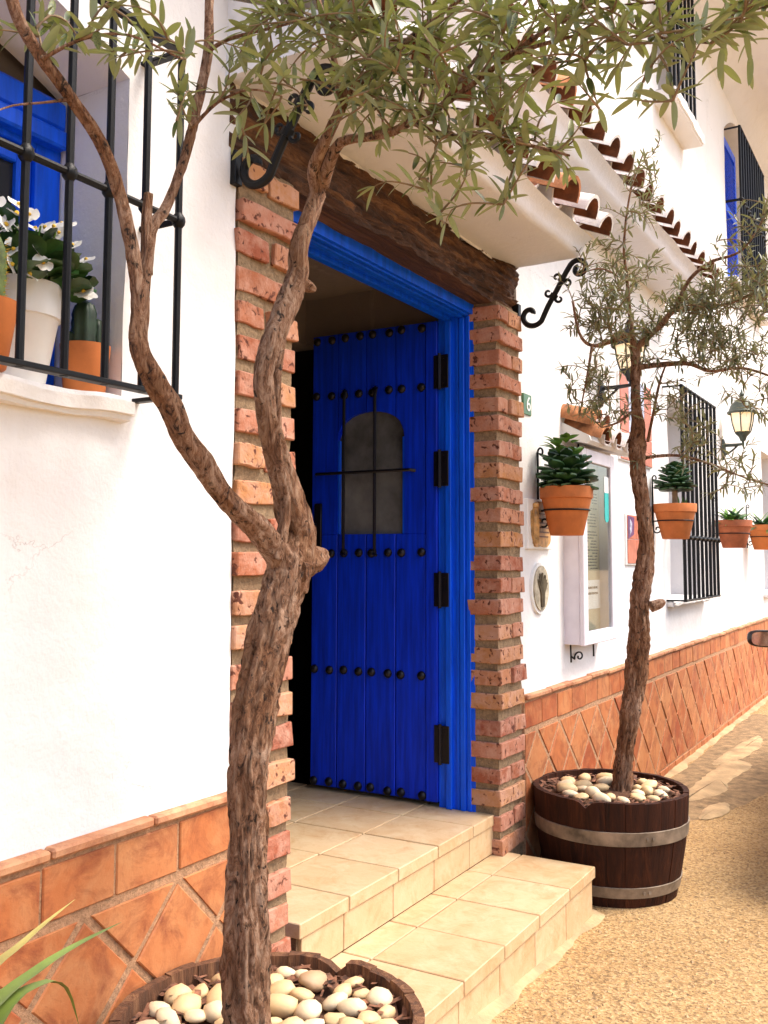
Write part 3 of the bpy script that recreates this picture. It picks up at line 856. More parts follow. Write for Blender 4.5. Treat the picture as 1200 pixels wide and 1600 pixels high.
# sills
def sill(x0, x1, yo, z0, z1, name='window_sill'):
    bm = bmesh.new(); bmesh.ops.create_cube(bm, size=1.0)
    for v in bm.verts: v.co = Vector(((x0+x1)/2+v.co.x*(x1-x0), (yo+0.05)/2+v.co.y*(0.05-yo), (z0+z1)/2+v.co.z*(z1-z0)))
    bmesh.ops.subdivide_edges(bm, edges=[e for e in bm.edges if abs(e.verts[0].co.x-e.verts[1].co.x) > .3], cuts=30)
    bmesh.ops.bevel(bm, geom=[e for e in bm.edges if e.calc_face_angle(0) > 1.0], offset=0.012, segments=2, affect='EDGES')
    for v in bm.verts: v.co += Vector((0, 0.012*nz(v.co.x, v.co.z, 3, 9), 0.010*nz(v.co.x, v.co.y, 4, 8)))
    m = MB(); m.bm(bm); return H(m.obj(name, WHITE, smooth=50))
sill(0.40, 1.615, -0.035, 1.715, 1.768)
sill(6.62, 7.78, -0.06, 1.085, 1.13)
sill(6.55, 7.45, -0.16, 4.58, 4.68)
sill(9.05, 10.95, -0.10, 3.93, 4.0)
sill(10.7, 11.8, -0.05, 1.01, 1.06)

# ------------------------------------------------------------------ steps
steps = thing('entrance_steps', 'two cream tiled entrance steps leading up to the blue door', 'steps', (3.05, -0.2, 0))
def S(o):
    o.parent = steps; o.matrix_parent_inverse = Matrix.Translation(-Vector((3.05, -0.2, 0))); return o
mb = MB()
mb.box(2.31, 3.785, -0.370, 0.02, -0.1, 0.185); mb.box(2.36, 3.785, 0.03, 0.30, -0.1, 0.345); mb.box(2.0, 3.79, 0.30, 4.0, 0.15, 0.345)
S(mb.obj('step_core', SGROUT))
def ftile(x0, x1, y0, y1, ztop, th, g=0.003):
    m = MB(); m.box(x0+g, x1-g, y0+g, y1-g, ztop-th, ztop+rnd.uniform(-.0012, .0012), 0.0025)
    S(m.obj('floor_tile', STEP))
NX1 = [2.35, 2.622, 2.935, 3.234, 3.539, 3.802]
NX2 = [2.30, 2.597, 2.893, 3.196, 3.503, 3.805]
for a, b in zip(NX1[:-1], NX1[1:]): ftile(a, b, 0.009, 0.334, 0.353, 0.044)
for j in range(6):
    ya = 0.334+0.321*j
    xs = [2.03]+[x for x in NX1[1:-1]]+[3.795]
    xs = [2.03, 2.32]+NX1[1:-1]+[3.795]
    for a, b in zip(xs[:-1], xs[1:]): ftile(a, b, ya, ya+0.321, 0.353, 0.012)
for a, b in zip(NX2[:-1], NX2[1:]):
    ftile(a, b, -0.397, -0.083, 0.193, 0.044)
    ftile(a, b, -0.083, 0.028, 0.193, 0.012)
RX1 = [2.37, 2.60, 2.91, 3.212, 3.515, 3.785]; RX2 = [2.32, 2.575, 2.87, 3.17, 3.48, 3.785]
for a, b in zip(RX1[:-1], RX1[1:]):
    m = MB(); m.box(a+.002, b-.002, 0.0185, 0.034, 0.196, 0.3075, 0.002); S(m.obj('riser_tile', STEP))
for a, b in zip(RX2[:-1], RX2[1:]):
    m = MB(); m.box(a+.002, b-.002, -0.386, -0.366, 0.0, 0.1475, 0.002); S(m.obj('riser_tile', STEP))
m = MB(); m.box(3.782, 3.798, -0.36, 0.02, 0.0, 0.1475, 0.002); S(m.obj('riser_tile', STEP))
m = MB(); m.box(3.782, 3.796, 0.03, 0.06, 0.196, 0.3075, 0.002); S(m.obj('riser_tile', STEP))

# ------------------------------------------------------------------ iron work
def grille(label, x0, x1, z0, z1, yf, nbars, rb, rails, ret=True, ywall=0.0, flat=False):
    t = thing('window_grille', label, 'grille', ((x0+x1)/2, yf, z0))
    L = lambda x, y, z: (x-(x0+x1)/2, y-yf, z-z0)
    g = MB(); g.tube([L(0+0, 0, 0), L(0, 0, 1)], rb, 8) if False else None
    bar = MB(); bar.tube([(0, 0, 0), (0, 0, z1-z0)], rb, 8); BM = bar.mesh('bar', IRON, 40)
    for i in range(nbars): link('bar', BM, t, L(x0+(x1-x0)*i/(nbars-1), yf, z0))
    for z, r in rails:
        m = MB()
        if flat or r > rb*1.3:
            m.box(*[v for pair in ((x0-(x0+x1)/2-0.012, x1-(x0+x1)/2+0.012), (-0.014, 0.014), (z-z0-0.006, z-z0+0.006)) for v in pair], 0.002)
            if ret:
                for xx in (x0, x1): m.box(xx-(x0+x1)/2-0.012, xx-(x0+x1)/2+0.012, 0.0145, ywall-yf+0.03, z-z0-0.005, z-z0+0.005, 0.002)
        else:
            pts = [L(x0, yf, z), L(x1, yf, z)]
            if ret: pts = [L(x0, ywall+0.03, z)]+pts+[L(x1, ywall+0.03, z)]
            m.tube(pts, r, 8)
            for i in range(nbars):
                x = x0+(x1-x0)*i/(nbars-1)-(x0+x1)/2
                prof = [(rb*1.0, -0.018), (rb*1.75, -0.009), (rb*1.9, 0), (rb*1.75, 0.009), (rb*1.0, 0.018)]
                m.lathe(prof, (x, 0, z-z0), 8)
        m.obj('rail', IRON, t, 40)
    return t
grille('black iron grille over the blue window at the left', 0.46, 1.645, 1.765, 2.60, -0.12, 12, 0.0085, [(1.772, 0.02), (2.186, 0.0085), (2.594, 0.02)])
grille('tall black iron grille over the white window near the lit lamp', 6.63, 7.73, 1.12, 2.60, -0.125, 9, 0.012, [(1.128, 0.03), (1.555, 0.012), (2.590, 0.03)], True)
grille('black iron grille over the blue shuttered upper window', 9.19, 10.55, 3.98, 5.46, -0.13, 11, 0.013, [(3.99, 0.03), (4.75, 0.013), (5.45, 0.03)], True)
grille('narrow black iron grille high on the upper wall behind olive leaves', 6.62, 7.40, 4.69, 6.0, -0.10, 7, 0.012, [(4.70, 0.03), (5.35, 0.012), (5.98, 0.03)], True)

def spiral(cu, cz, r0, r1, a0, a1, n=26):
    return [(cu+(r0+(r1-r0)*i/n)*cos(a0+(a1-a0)*i/n), cz+(r0+(r1-r0)*i/n)*sin(a0+(a1-a0)*i/n)) for i in range(n+1)]
def scroll(label, x, z, sc=1.0):
    t = thing('scroll_bracket', label, 'bracket', (x, 0, z), group='iron scroll brackets under the porch')
    def T(uv): return [(0, -u*sc, v*sc) for u, v in uv]
    low = spiral(0.068, 0.055, 0.010, 0.060, radians(20), radians(325+0), 34)
    up = spiral(0.292, 0.232, 0.044, 0.010, radians(150), radians(150-400), 30)
    stem = low+[(0.150, 0.085), (0.190, 0.150), (0.228, 0.215)]+up
    sp = smoothpath([(0, -u*sc, v*sc, 0.0125) for u, v in stem], 0.006)
    m = MB(); m.tube([p for p, r in sp], [r for p, r in sp], 8)
    m.obj('scroll', IRON, t, 40)
    for k, (u, v, sgn) in enumerate(((0.186, 0.142, 1), (0.186, 0.142, -1), (0.205, 0.175, 1), (0.205, 0.175, -1))):
        d = Vector((0.56, 0.83)); nrm = Vector((0.83, -0.56))*sgn
        f = 1 if k >= 2 else -1
        pts = []
        for i in range(22):
            a = i/21
            ang = a*5.2; rr = 0.020*(1-a*0.72)
            c = Vector((u, v))+nrm*0.030+d*f*0.018
            q = c+(-nrm*cos(ang)+d*f*sin(ang))*rr
            pts.append((q.x, q.y))
        pts = [(u, v)]+pts
        m = MB(); m.tube(T(pts), [0.0075]+[0.0075-0.0035*i/21 for i in range(22)], 6); m.obj('curl', IRON, t, 40)
    for u, v in ((0.175, 0.125), (0.215, 0.193)):
        m = MB(); m.tube(T([(u-0.006, v-0.009), (u+0.006, v+0.009)]), 0.019, 8); m.obj('collar', IRON, t, 40)
    m = MB(); m.box(-0.016, 0.016, -0.014, 0.03, 0.015, 0.11, 0.002); m.obj('wall_plate', IRON, t)
    return t
scroll('black iron scroll bracket at the left end of the timber lintel', 1.995, 2.40, 1.0)
scroll('black iron scroll bracket on the white wall right of the lintel', 4.005, 2.445, 1.0)

# ------------------------------------------------------------------ wall lamps
def lamp(label, x, z, reach, s, metal, strength):
    t = thing('wall_lamp', label, 'lamp', (x, 0, z), group='lanterns along the wall')
    m = MB(); m.lathe([(0.0001, -0.085), (0.03, -0.08), (0.045, -0.05), (0.05, 0.0), (0.045, 0.05), (0.03, 0.08), (0.0001, 0.085)], (0, 0, 0), 14)
    for i, v in enumerate(m.v): m.v[i] = (v[0]*s, max(-0.03, min(0.01, v[1]*0.6))*s, v[2]*s)
    m.obj('back_plate', metal, t, 40)
    m = MB(); m.tube([(0, -0.01, 0.03*s), (0, -reach*0.6, 0.03*s), (0, -reach, 0.035*s), (0, -reach, 0.09*s)], 0.013*s, 8)
    pts = [(0, -0.015, -0.045*s), (0, -0.05*s, -0.03*s), (0, -0.09*s, 0.0), (0, -0.12*s, 0.03*s)]
    m.tube(pts, 0.008*s, 6); m.obj('arm', metal, t, 40)
    c = (0, -reach, 0.07*s)
    m = MB(); m.lathe([(0.0001, -0.02*s), (0.02*s, -0.01*s), (0.03*s, 0.02*s), (0.055*s, 0.045*s), (0.06*s, 0.06*s)], c, 12); m.obj('lamp_base', metal, t, 40)
    m = MB(); m.lathe([(0.056*s, 0.062*s), (0.075*s, 0.12*s), (0.088*s, 0.205*s)], c, 6); gl = m.obj('lamp_glass', SHADE, t)
    m = MB(); m.lathe([(0.0001, 0.075*s), (0.018*s, 0.09*s), (0.025*s, 0.13*s), (0.016*s, 0.165*s), (0.0001, 0.175*s)], c, 10); m.obj('bulb', BULB, t, 'all')
    m = MB()
    for k in range(6):
        a = 2*pi*k/6
        m.tube([(c[0]+0.06*s*cos(a), c[1]+0.06*s*sin(a), c[2]+0.055*s), (c[0]+0.079*s*cos(a), c[1]+0.079*s*sin(a), c[2]+0.12*s), (c[0]+0.092*s*cos(a), c[1]+0.092*s*sin(a), c[2]+0.21*s)], 0.005*s, 5)
    m.obj('cage', metal, t, 40)
    m = MB(); m.lathe([(0.108*s, 0.198*s), (0.115*s, 0.212*s), (0.10*s, 0.225*s), (0.085*s, 0.265*s), (0.055*s, 0.30*s), (0.022*s, 0.318*s), (0.014*s, 0.335*s), (0.02*s, 0.35*s), (0.008*s, 0.37*s), (0.0001, 0.40*s)], c, 18); m.obj('lamp_cap', metal, t, 40)
    pl = bpy.data.lights.new('lamp_light', 'POINT'); pl.energy = strength; pl.color = (1.0, 0.66, 0.32); pl.shadow_soft_size = 0.02
    po = bpy.data.objects.new('lamp_light', pl); COL.objects.link(po); po.parent = t; po.location = (0, -reach, 0.27*s+0.02)
    return t
lamp('black wall lantern half hidden in the crown of the far olive tree', 5.21, 2.33, 0.175, 0.92, LAMPK, 0.6)
lamp('lit greenish wall lantern past the tall window grille', 8.67, 2.36, 0.175, 1.12, LAMPG, 0.8)

# ------------------------------------------------------------------ signs, plaques, menu case
t = thing('house_number_sign', 'small green house number plate with white 6 beside the brick pillar', 'sign', (4.10, -0.004, 2.11))
m = MB(); m.box(-0.048, 0.048, -0.006, 0.01, -0.048, 0.048, 0.002); m.obj('plate', SIGNG, t)
def text(s, size, mat, name, par, loc, ext=0.001):
    cu = bpy.data.curves.new(name, 'FONT'); cu.body = s; cu.size = size; cu.extrude = ext; cu.align_x = 'CENTER'; cu.align_y = 'CENTER'
    tmp = bpy.data.objects.new('tmp', cu); COL.objects.link(tmp)
    bpy.context.view_layer.update()
    me = bpy.data.meshes.new_from_object(tmp.evaluated_get(bpy.context.evaluated_depsgraph_get()))
    bpy.data.objects.remove(tmp)
    me.materials.clear(); me.materials.append(mat)
    return link(name, me, par, loc, (pi/2, 0, 0))
o = text('6', 0.095, ENAM, 'number', t, (0.008, -0.0075, 0.0)); o.scale = (1.15, 1.0, 1.0)

t = thing('ceramic_plaque', 'ochre ceramic scroll plaque behind the first hanging pot', 'plaque', (4.23, -0.004, 1.565))
m = MB(); m.box(-0.155, 0.155, -0.012, 0.01, -0.115, 0.115, 0.003); m.obj('backing_tile', ENAM, t)
poly = []
for i in range(40):
    a = 2*pi*i/40; r = 1+0.09*sin(5*a)+0.05*sin(9*a+1)
    poly.append((max(-0.125, min(0.14, 0.135*r*cos(a))), max(-.105, min(.105, 0.105*r*sin(a)*1.1))))
m = MB(); m.prism(poly, -0.020, -0.0122, 1); m.obj('scroll_relief', OCHRE, t)
for i in range(6):
    m = MB(); m.box(-0.04, 0.10-0.012*(i % 3), -0.0222, -0.0202, 0.045-0.021*i, 0.051-0.021*i); m.obj('script_line', UMBER, t)
m = MB(); m.tube([(-0.085, -0.02, -0.09), (-0.09, -0.022, 0.0), (-0.082, -0.022, 0.07)], [0.018, 0.02, 0.012], 8); m.lathe([(0.0001, 0), (0.016, 0.012), (0.016, 0.026), (0.0001, 0.036)], (-0.082, -0.022, 0.065), 8); m.obj('figure_relief', OCHRE, t, 40)

t = thing('oval_plaque', 'oval carved stone plaque with tree relief below the ceramic plaque', 'plaque', (4.236, -0.002, 1.27))
def oval(a, b, y0, y1): 
    mm = MB(); n = 36
    mm.prism([(a*cos(2*pi*i/n), b*sin(2*pi*i/n)) for i in range(n)], y0, y1, 1); return mm
oval(0.108, 0.118, -0.010, 0.008).obj('rim', ENAM, t)
oval(0.094, 0.104, -0.016, -0.0101).obj('relief_ground', STONEG, t)
m = MB()
r = random.Random(3)
for k in range(13):
    a = -1.1+2.2*k/12; x1 = 0.07*sin(a)*r.uniform(.7, 1.1); z1 = 0.08*cos(a)*r.uniform(.6, 1)
    m.tube([(r.uniform(-.01, .01), -0.017, -0.085), (x1*.3, -0.018, -0.02), (x1*.8, -0.018, z1*.5), (x1, -0.0175, z1)], [0.009, 0.007, 0.005, 0.003], 5)
m.obj('tree_relief', STONED, t, 40)

t = thing('tile_picture', 'terracotta tile picture with purple corner left of the far tree trunk', 'plaque', (5.835, -0.004, 1.525))
m = MB(); m.box(-0.20, 0.20, -0.012, 0.01, -0.155, 0.155, 0.003); m.obj('frame', ENAM, t)
for i in range(2):
    for j in range(2):
        m = MB(); m.box(-0.185+0.187*i, -0.002+0.187*i, -0.017, -0.0122, -0.145+0.146*j, -0.002+0.146*j, 0.002); m.obj('picture_tile', REDT, t)
m = MB(); m.prism([(-0.18, 0.0), (-0.06, 0.03), (-0.05, 0.13), (-0.18, 0.14)], -0.0192, -0.0172, 1); m.obj('purple_motif', PURP, t)
m = MB(); m.prism([(-0.15, 0.02), (-0.11, 0.05), (-0.10, 0.10), (-0.145, 0.12)], -0.0202, -0.0192, 1); m.obj('white_motif', BLUEW, t)

t = thing('ceramic_sign', 'tall red ceramic tile panel with blue and white picture behind the olive trunk', 'sign', (5.90, -0.004, 2.25))
m = MB(); m.box(-0.36, 0.36, -0.010, 0.01, -0.26, 0.27, 0.003); m.obj('backing', ENAM, t)
for i in range(4):
    for j in range(3):
        mat = BLUEW if (i in (1, 2) and j in (1, 2)) else REDT
        m = MB(); m.box(-0.352+0.176*i+.002, -0.176+0.176*i-.002, -0.015, -0.0102, -0.255+0.173*j+.002, -0.082+0.173*j-.002, 0.002); m.obj('ceramic_tile', mat, t)

# glazed menu case under its little tiled roof
mx0, mx1, mz0, mz1, md = 4.58, 5.11, 0.985, 1.955, 0.082
t = thing('menu_case', 'white wooden menu display case with glass door under the little tiled roof', 'display case', (4.845, 0, mz0))
def ML(m_, name, mat, sm=False): 
    for i, v in enumerate(m_.v): m_.v[i] = (v[0]-4.845, v[1], v[2]-mz0)
    return m_.obj(name, mat, t, sm)
m = MB(); m.box(mx0, mx0+0.02, -md, 0.01, mz0, mz1, 0.003); m.box(mx1-0.02, mx1, -md, 0.01, mz0, mz1, 0.003); m.box(mx0+0.02, mx1-0.02, -md, 0.01, mz0, mz0+0.02, 0.003); m.box(mx0+0.02, mx1-0.02, -md, 0.01, mz1-0.02, mz1, 0.003); m.box(mx0+0.02, mx1-0.02, -0.012, 0.005, mz0+.02, mz1-.02)
ML(m, 'case', WPAINT)
m = MB(); fy0, fy1 = -md-0.024, -md-0.001; fw = 0.062
m.box(mx0-0.004, mx0+fw, fy0, fy1, mz0-0.004, mz1+0.004, 0.004); m.box(mx1-fw, mx1+0.004, fy0, fy1, mz0-0.004, mz1+0.004, 0.004); m.box(mx0+fw, mx1-fw, fy0, fy1, mz0-0.004, mz0+fw, 0.004); m.box(mx0+fw, mx1-fw, fy0, fy1, mz1-fw, mz1+0.004, 0.004)
ML(m, 'door_frame', WPAINT)
m = MB(); m.box(mx0+fw-.004, mx1-fw+.004, -md-0.012, -md-0.009, mz0+fw-.004, mz1-fw+.004); ML(m, 'pane', GLASS)
m = MB(); m.box(mx0+0.05, mx1-0.023, -0.022, -0.019, mz0+0.05, mz1-0.05); ML(m, 'menu_sheet', PAPER)
m = MB(); m.box(mx0+0.06, mx1-0.045, -0.030, -0.028, mz0+0.16, mz0+0.31); ML(m, 'notice', PAPERW)
r = random.Random(5)
m = MB()
z = mz1-0.13
while z > mz0+0.36:
    x = mx0+0.09
    while x < mx1-0.08:
        w = r.uniform(0.015, 0.05)
        if r.random() < 0.8: m.box(x, min(x+w, mx1-0.05), -0.0235, -0.0222, z, z+0.0065)
        x += w+0.010
    z -= r.choice((0.016, 0.016, 0.03))
ML(m, 'menu_text', INK)
m = MB()
for z in (mz0+0.265, mz0+0.235):
    x = mx0+0.08
    while x < mx1-0.09:
        w = r.uniform(0.01, 0.03)
        m.box(x, x+w, -0.0315, -0.0302, z, z+0.012); x += w+0.007
ML(m, 'notice_text', INK)
m = MB(); m.prism([(mx1-0.145, mz1-0.34), (mx1-0.125, mz1-0.355), (mx1-0.095, mz1-0.355), (mx1-0.075, mz1-0.34), (mx1-0.075, mz1-0.2), (mx1-0.145, mz1-0.2)], -md-0.0135, -md-0.0122, 1); ML(m, 'sticker', TEAL)
m = MB(); m.box(mx1-0.145, mx1-0.075, -md-0.0135, -md-0.0122, mz1-0.199, mz1-0.115); ML(m, 'sticker_top', PAPERW)
for zz in (mz0+0.17, mz1-0.22):
    m = MB(); m.box(mx1+0.0042, mx1+0.012, -md-0.02, -md+0.03, zz-0.035, zz+0.035, 0.001); ML(m, 'hinge', HOOP)
for zz, sg in ((mz1+0.004, 1), (mz0-0.004, -1)):
    for xx in ((4.66, 5.02) if sg < 0 else (4.82,)):
        pts = [(u, v) for u, v in spiral(0.045, 0.02, 0.006, 0.028, radians(200), radians(-200), 20)]
        m = MB(); m.tube([(xx, -0.004, zz), (xx, -0.006, zz+sg*0.09)], 0.005, 6)
        if not (sg < 0 and xx > 5): m.tube([(xx, -0.006, zz+sg*0.06)]+[(xx+u*1.5, -0.008-u*.4, zz+sg*(v+0.045)) for u, v in pts[::-1]], 0.0045, 6)
        ML(m, 'scroll_hook', IRON, 40)
# canopy above it belongs to the house
m = MB(); m.prism([(0.02, 2.01), (-0.13, 1.975), (-0.15, 1.99), (-0.14, 2.015), (0.02, 2.10)], 4.58, 5.40, 0)
cano = H(m.obj('menu_canopy', WHITE))
r = random.Random(9)
for i in range(4):
    x = 4.68+0.205*i
    o = link('roof_tile', COVER[1] if i == 0 else COVER[0], cano, (x, -0.19, 2.0), (0.30, r.uniform(-.04, .04), r.uniform(-.04, .04)))
    o.scale = (1.0, 0.58, 0.95)
    if i < 3:
        o = link('roof_tile', PAN[0], cano, (x+0.102, -0.18, 2.03), (0.30, 0, 0)); o.scale = (0.85, 0.53, 0.6)
o = link('roof_tile', COVER[1], cano, (4.65, -0.165, 2.085), (0.30, -0.35, 0.02)); o.scale = (0.9, 0.5, 0.8)
o = link('roof_tile', COVER[0], cano, (4.89, -0.13, 2.105), (0.30, 0.05, -0.03)); o.scale = (0.85, 0.40, 0.8)

# ------------------------------------------------------------------ potted plants
def pot_profile(r, h, wall=0.008, rim=0.25):
    b = r*0.62
    return [(0.0001, 0.004), (b*0.95, 0.0), (b, 0.004), (r*0.925, h*(1-rim)), (r*0.93, h*(1-rim)), (r*0.985, h*(1-rim)+0.004), (r, h*0.985), (r*0.99, h), (r-wall, h), (r-wall*1.4, h*0.86), (0.0001, h*0.84)]
def leafblade(mb, base, direction, up, L, W_, bend=0.3, n=5, th=0.0, cup=0.25, spoon=False, pw=0.8):
    d = Vector(direction).normalized(); u = Vector(up); u = (u-d*u.dot(d)).normalized(); s = d.cross(u)
    vs = []; b = Vector(base)
    for i in range(n+1):
        t = i/n; w = W_*(sin(pi*min(1, t**0.8*0.97+0.03)))**pw if i < n else 0.0005
        if spoon: w = W_*max(0.16, sin(pi*min(0.93, t**1.5*0.88+0.05)))
        c = b+d*L*t-u*bend*L*t*t
        vs += [c-s*w*0.5+u*cup*w*0.5, c-u*0.0, c+s*w*0.5+u*cup*w*0.5]
    fs = []
    for i in range(n):
        for k in range(2): fs.append((i*3+k, i*3+k+1, (i+1)*3+k+1, (i+1)*3+k))
    if th > 0:
        o = len(vs); vs += [v-u*th for v in vs]
        fs += [tuple(reversed([i+o for i in f])) for f in fs]
        for i in range(n):
            fs.append((i*3, (i+1)*3, (i+1)*3+o, i*3+o)); fs.append((i*3+2, i*3+2+o, (i+1)*3+2+o, (i+1)*3+2))
    mb.add(vs, fs)
def wall_pot(x, z, r, h, y, plabel, hlabel, mat, plant, seed):
    rr = random.Random(seed)
    t = thing('hanging_plant_pot', plabel, 'plant pot', (x, y, z), group='terracotta pots hung along the wall')
    m = MB(); m.lathe(pot_profile(r, h), (0, 0, 0), 36); m.obj('pot', mat, t, 45)
    m = MB(); m.lathe([(r*0.9, h*0.88), (r*0.5, h*0.9), (0.0001, h*0.91)], (0, 0, 0), 20); m.obj('soil', SOIL, t)
    if plant == 'rosette':
        N = 62
        for i in range(N):
            u = i/(N-1); a = i*2.39996+rr.uniform(-.12, .12); zz = h*0.93+0.010+0.165*u**1.1+rr.uniform(-.005, .005)
            rad = r*1.12*sqrt(max(0.06, 1-max(0, u-0.15)**2*1.25))*(0.62 if u > .9 else 1); tilt = -0.12+0.85*u**1.6+rr.uniform(-.06, .06)
            m = MB(); leafblade(m, (0.01*cos(a), 0.01*sin(a), zz), (cos(a), sin(a), tilt), (0, 0, 1), rad*rr.uniform(.84, 1.06), 0.092*(1-.35*u)*rr.uniform(.85, 1.1), -0.16+rr.uniform(-.06, .06), 7, 0.007, 0.35, True)
            m.obj('succulent_leaf', SUCC if u < .8 else GREENL, t, 40)
        m = MB(); m.tube([(0, 0, h*0.88), (0, 0, h*0.95+0.2)], 0.012, 8); m.obj('stem', TWIG, t)
        for k in range(14):
            a = rr.uniform(1.6, 4.2); base = Vector((0.05*cos(a), 0.05*sin(a), h+0.17+rr.uniform(0, .05)))
            m = MB(); leafblade(m, base, (cos(a), sin(a), rr.uniform(.2, .9)), (0, 0, 1), rr.uniform(.05, .085), 0.042, 0.2, 4, 0, 0.2); m.obj('round_leaf', GREENL, t, 'all')
    elif plant == 'tree_rosette':
        m = MB(); m.tube([(0, 0, h*0.85), (0.006, 0, h+0.05), (-0.004, 0.0, h+0.10)], [0.022, 0.018, 0.02], 8); m.obj('stem', TWIG, t)
        N = 54
        for i in range(N):
            u = i/(N-1); a = i*2.39996+rr.uniform(-.15, .15); zz = h+0.085+0.15*u**1.1+rr.uniform(-.006, .006)
            rad = r*1.0*sqrt(max(0.06, 1-max(0, u-0.15)**2*1.25)); tilt = -0.15+0.9*u**1.5+rr.uniform(-.08, .08)
            m = MB(); leafblade(m, (0, 0, zz), (cos(a), sin(a), tilt), (0, 0, 1), rad*rr.uniform(.8, 1.08), 0.088*(1-.3*u), -0.14, 6, 0.006, 0.35, True)
            m.obj('succulent_leaf', SUCC, t, 40)
        for k in range(12):
            a = rr.uniform(-0.6, 0.8)-pi*0.1; m = MB(); leafblade(m, (0.07*cos(a), 0.07*sin(a), h*0.9), (cos(a)*.4, sin(a)*.4, 1), (cos(a), sin(a), 0), rr.uniform(.04, .08), 0.02, 0.2, 3); m.obj('seedling_leaf', GREENL, t, 'all')
    else:
        for k in range(90):
            a = rr.uniform(0, 2*pi); el = rr.uniform(-0.1, 1.3); base = Vector((rr.uniform(-.06, .06), rr.uniform(-.06, .06), h*0.92))
            m = MB(); leafblade(m, base, (cos(a)*cos(el), sin(a)*cos(el), sin(el)), (0, 0, 1), rr.uniform(.08, .19), 0.034, rr.uniform(.2, .6), 4, 0.003, 0.2); m.obj('plant_leaf', SUCC if rr.random() < .5 else GREENL, t, 40)
    # holder fixed to the wall
    hd = thing('pot_holder', hlabel, 'pot holder', (x, 0, z), group='iron pot holders on the wall')
    zb = h*0.52; rb = r*0.62+(r*0.925-r*0.62)*(zb/(h*0.75))+0.004
    m = MB(); m.tube([(rb*cos(2*pi*i/32), y+rb*sin(2*pi*i/32), zb) for i in range(33)], 0.0042, 6, False); m.obj('ring', IRON, hd, 40)
    m = MB(); m.tube([(0, y+rb, zb), (0, -0.006, zb)], 0.005, 6); m.tube([(0, -0.008, -0.02+zb*.3), (0, -0.008, h*1.75)], 0.0055, 6)
    m.tube([(0, -0.008-u*0.6, h*1.75+v) for u, v in spiral(0.025, 0.0, 0.025, 0.008, radians(180), radians(-160), 16)], 0.005, 6)
    m.tube([(0, -0.008-u, zb*.55+v) for u, v in spiral(0.028, 0.0, 0.028, 0.008, radians(180), radians(560), 16)], 0.005, 6)
    m.obj('hook_stem', IRON, hd, 40)
    return t
wall_pot(4.225, 1.512, 0.122, 0.222, -0.145, 'terracotta pot with large dark rosette succulent nearest the brick pillar', 'black iron ring holding the pot nearest the brick pillar', POT, 'rosette', 1)
wall_pot(6.28, 1.535, 0.135, 0.225, -0.15, 'terracotta pot with stemmed rosette succulent just right of the olive trunk', 'black iron ring holding the pot just right of the olive trunk', POT, 'tree_rosette', 2)
wall_pot(8.22, 1.50, 0.145, 0.225, -0.16, 'darker terracotta pot with low grey-green succulents below the lit lantern', 'black iron ring holding the darker pot below the lit lantern', POTD, 'low', 3)
wall_pot(9.75, 1.50, 0.15, 0.235, -0.16, 'terracotta pot with spiky green plant at the right edge', 'black iron ring holding the pot at the right edge', POT, 'low', 4)

# --- on the left window sill
SZ = 1.772
t = thing('begonia_pot', 'white pot of white flowering begonias on the left window sill', 'potted plant', (1.372, 0.095, SZ))
m = MB(); R_, h = 0.098, 0.222
m.lathe([(0.0001, 0.004), (0.062, 0), (0.066, 0.004), (R_*0.92, h*0.66), (R_*0.93, h*0.665), (R_*0.985, h*0.67), (R_*1.0, h*0.98), (R_*.98, h), (R_*.93, h), (R_*.9, h*.85), (0.0001, h*.84)], (0, 0, 0), 36); m.obj('pot', WPOT, t, 45)
m = MB(); m.lathe([(R_*.9, h*.88), (0.0001, h*.9)], (0, 0, 0), 20); m.obj('soil', SOIL, t)
r = random.Random(21)
bl = MB(); 
def round_leaf(W_):
    m_ = MB(); n = 9; vs = [(0, 0, 0)]
    for i in range(n):
        a = -2.4+4.8*i/(n-1); vs.append((W_*0.5*sin(a)*1.0, W_*0.42+W_*0.5*-cos(a)*-1.0*0.9, W_*0.10*abs(sin(a*1.5))))
    m_.add(vs, [(0, i+1, i+2) for i in range(n-1)]); return m_.mesh('leaf', BEGO, 'all')
BL = [round_leaf(w) for w in (0.050, 0.062, 0.072)]
for k in range(150):
    a = r.uniform(0, 2*pi); rr_ = 0.128*sqrt(r.random()); zz = h*0.9+0.01+0.125*r.random()*(1.15-(rr_/0.14)**2)
    o = link('leaf', r.choice(BL), t, (rr_*cos(a), rr_*sin(a), zz), (r.uniform(.1, 1.0), r.uniform(-.5, .5), a-pi/2+r.uniform(-.6, .6)))
def flower_mesh():
    m_ = MB()
    for k in range(4):
        a = pi/2*k; W_ = 0.026 if k % 2 == 0 else 0.017
        d = Vector((cos(a), sin(a), 0.25)); leafblade(m_, (0, 0, 0), d, (0, 0, 1), 0.019 if k % 2 == 0 else 0.016, W_*1.05, 0.15, 6, 0, 0.15, True)
    m_.cur = 1
    m_.lathe([(0.0038, 0.003), (0.003, 0.006), (0.0001, 0.008)], (0, 0, 0), 7)
    return m_.mesh('flower', [PETAL, YELL], 'all')
FL = flower_mesh()
for k in range(64):
    a = r.uniform(0, 2*pi); rr_ = 0.155*sqrt(r.uniform(.12, 1)); zz = h+0.055+0.105*(1-(rr_/0.165)**2)+r.uniform(-.03, .03)
    if rr_ > 0.125: zz -= r.uniform(0, .08)
    fo = link('flower', FL, t, (rr_*cos(a), rr_*sin(a), zz), (r.uniform(.5, 1.3), r.uniform(-.2, .2), radians(-30)+r.uniform(-1.2, 1.2)))
    fo.scale = (1.3*r.uniform(.8, 1.1),)*3
m = MB()
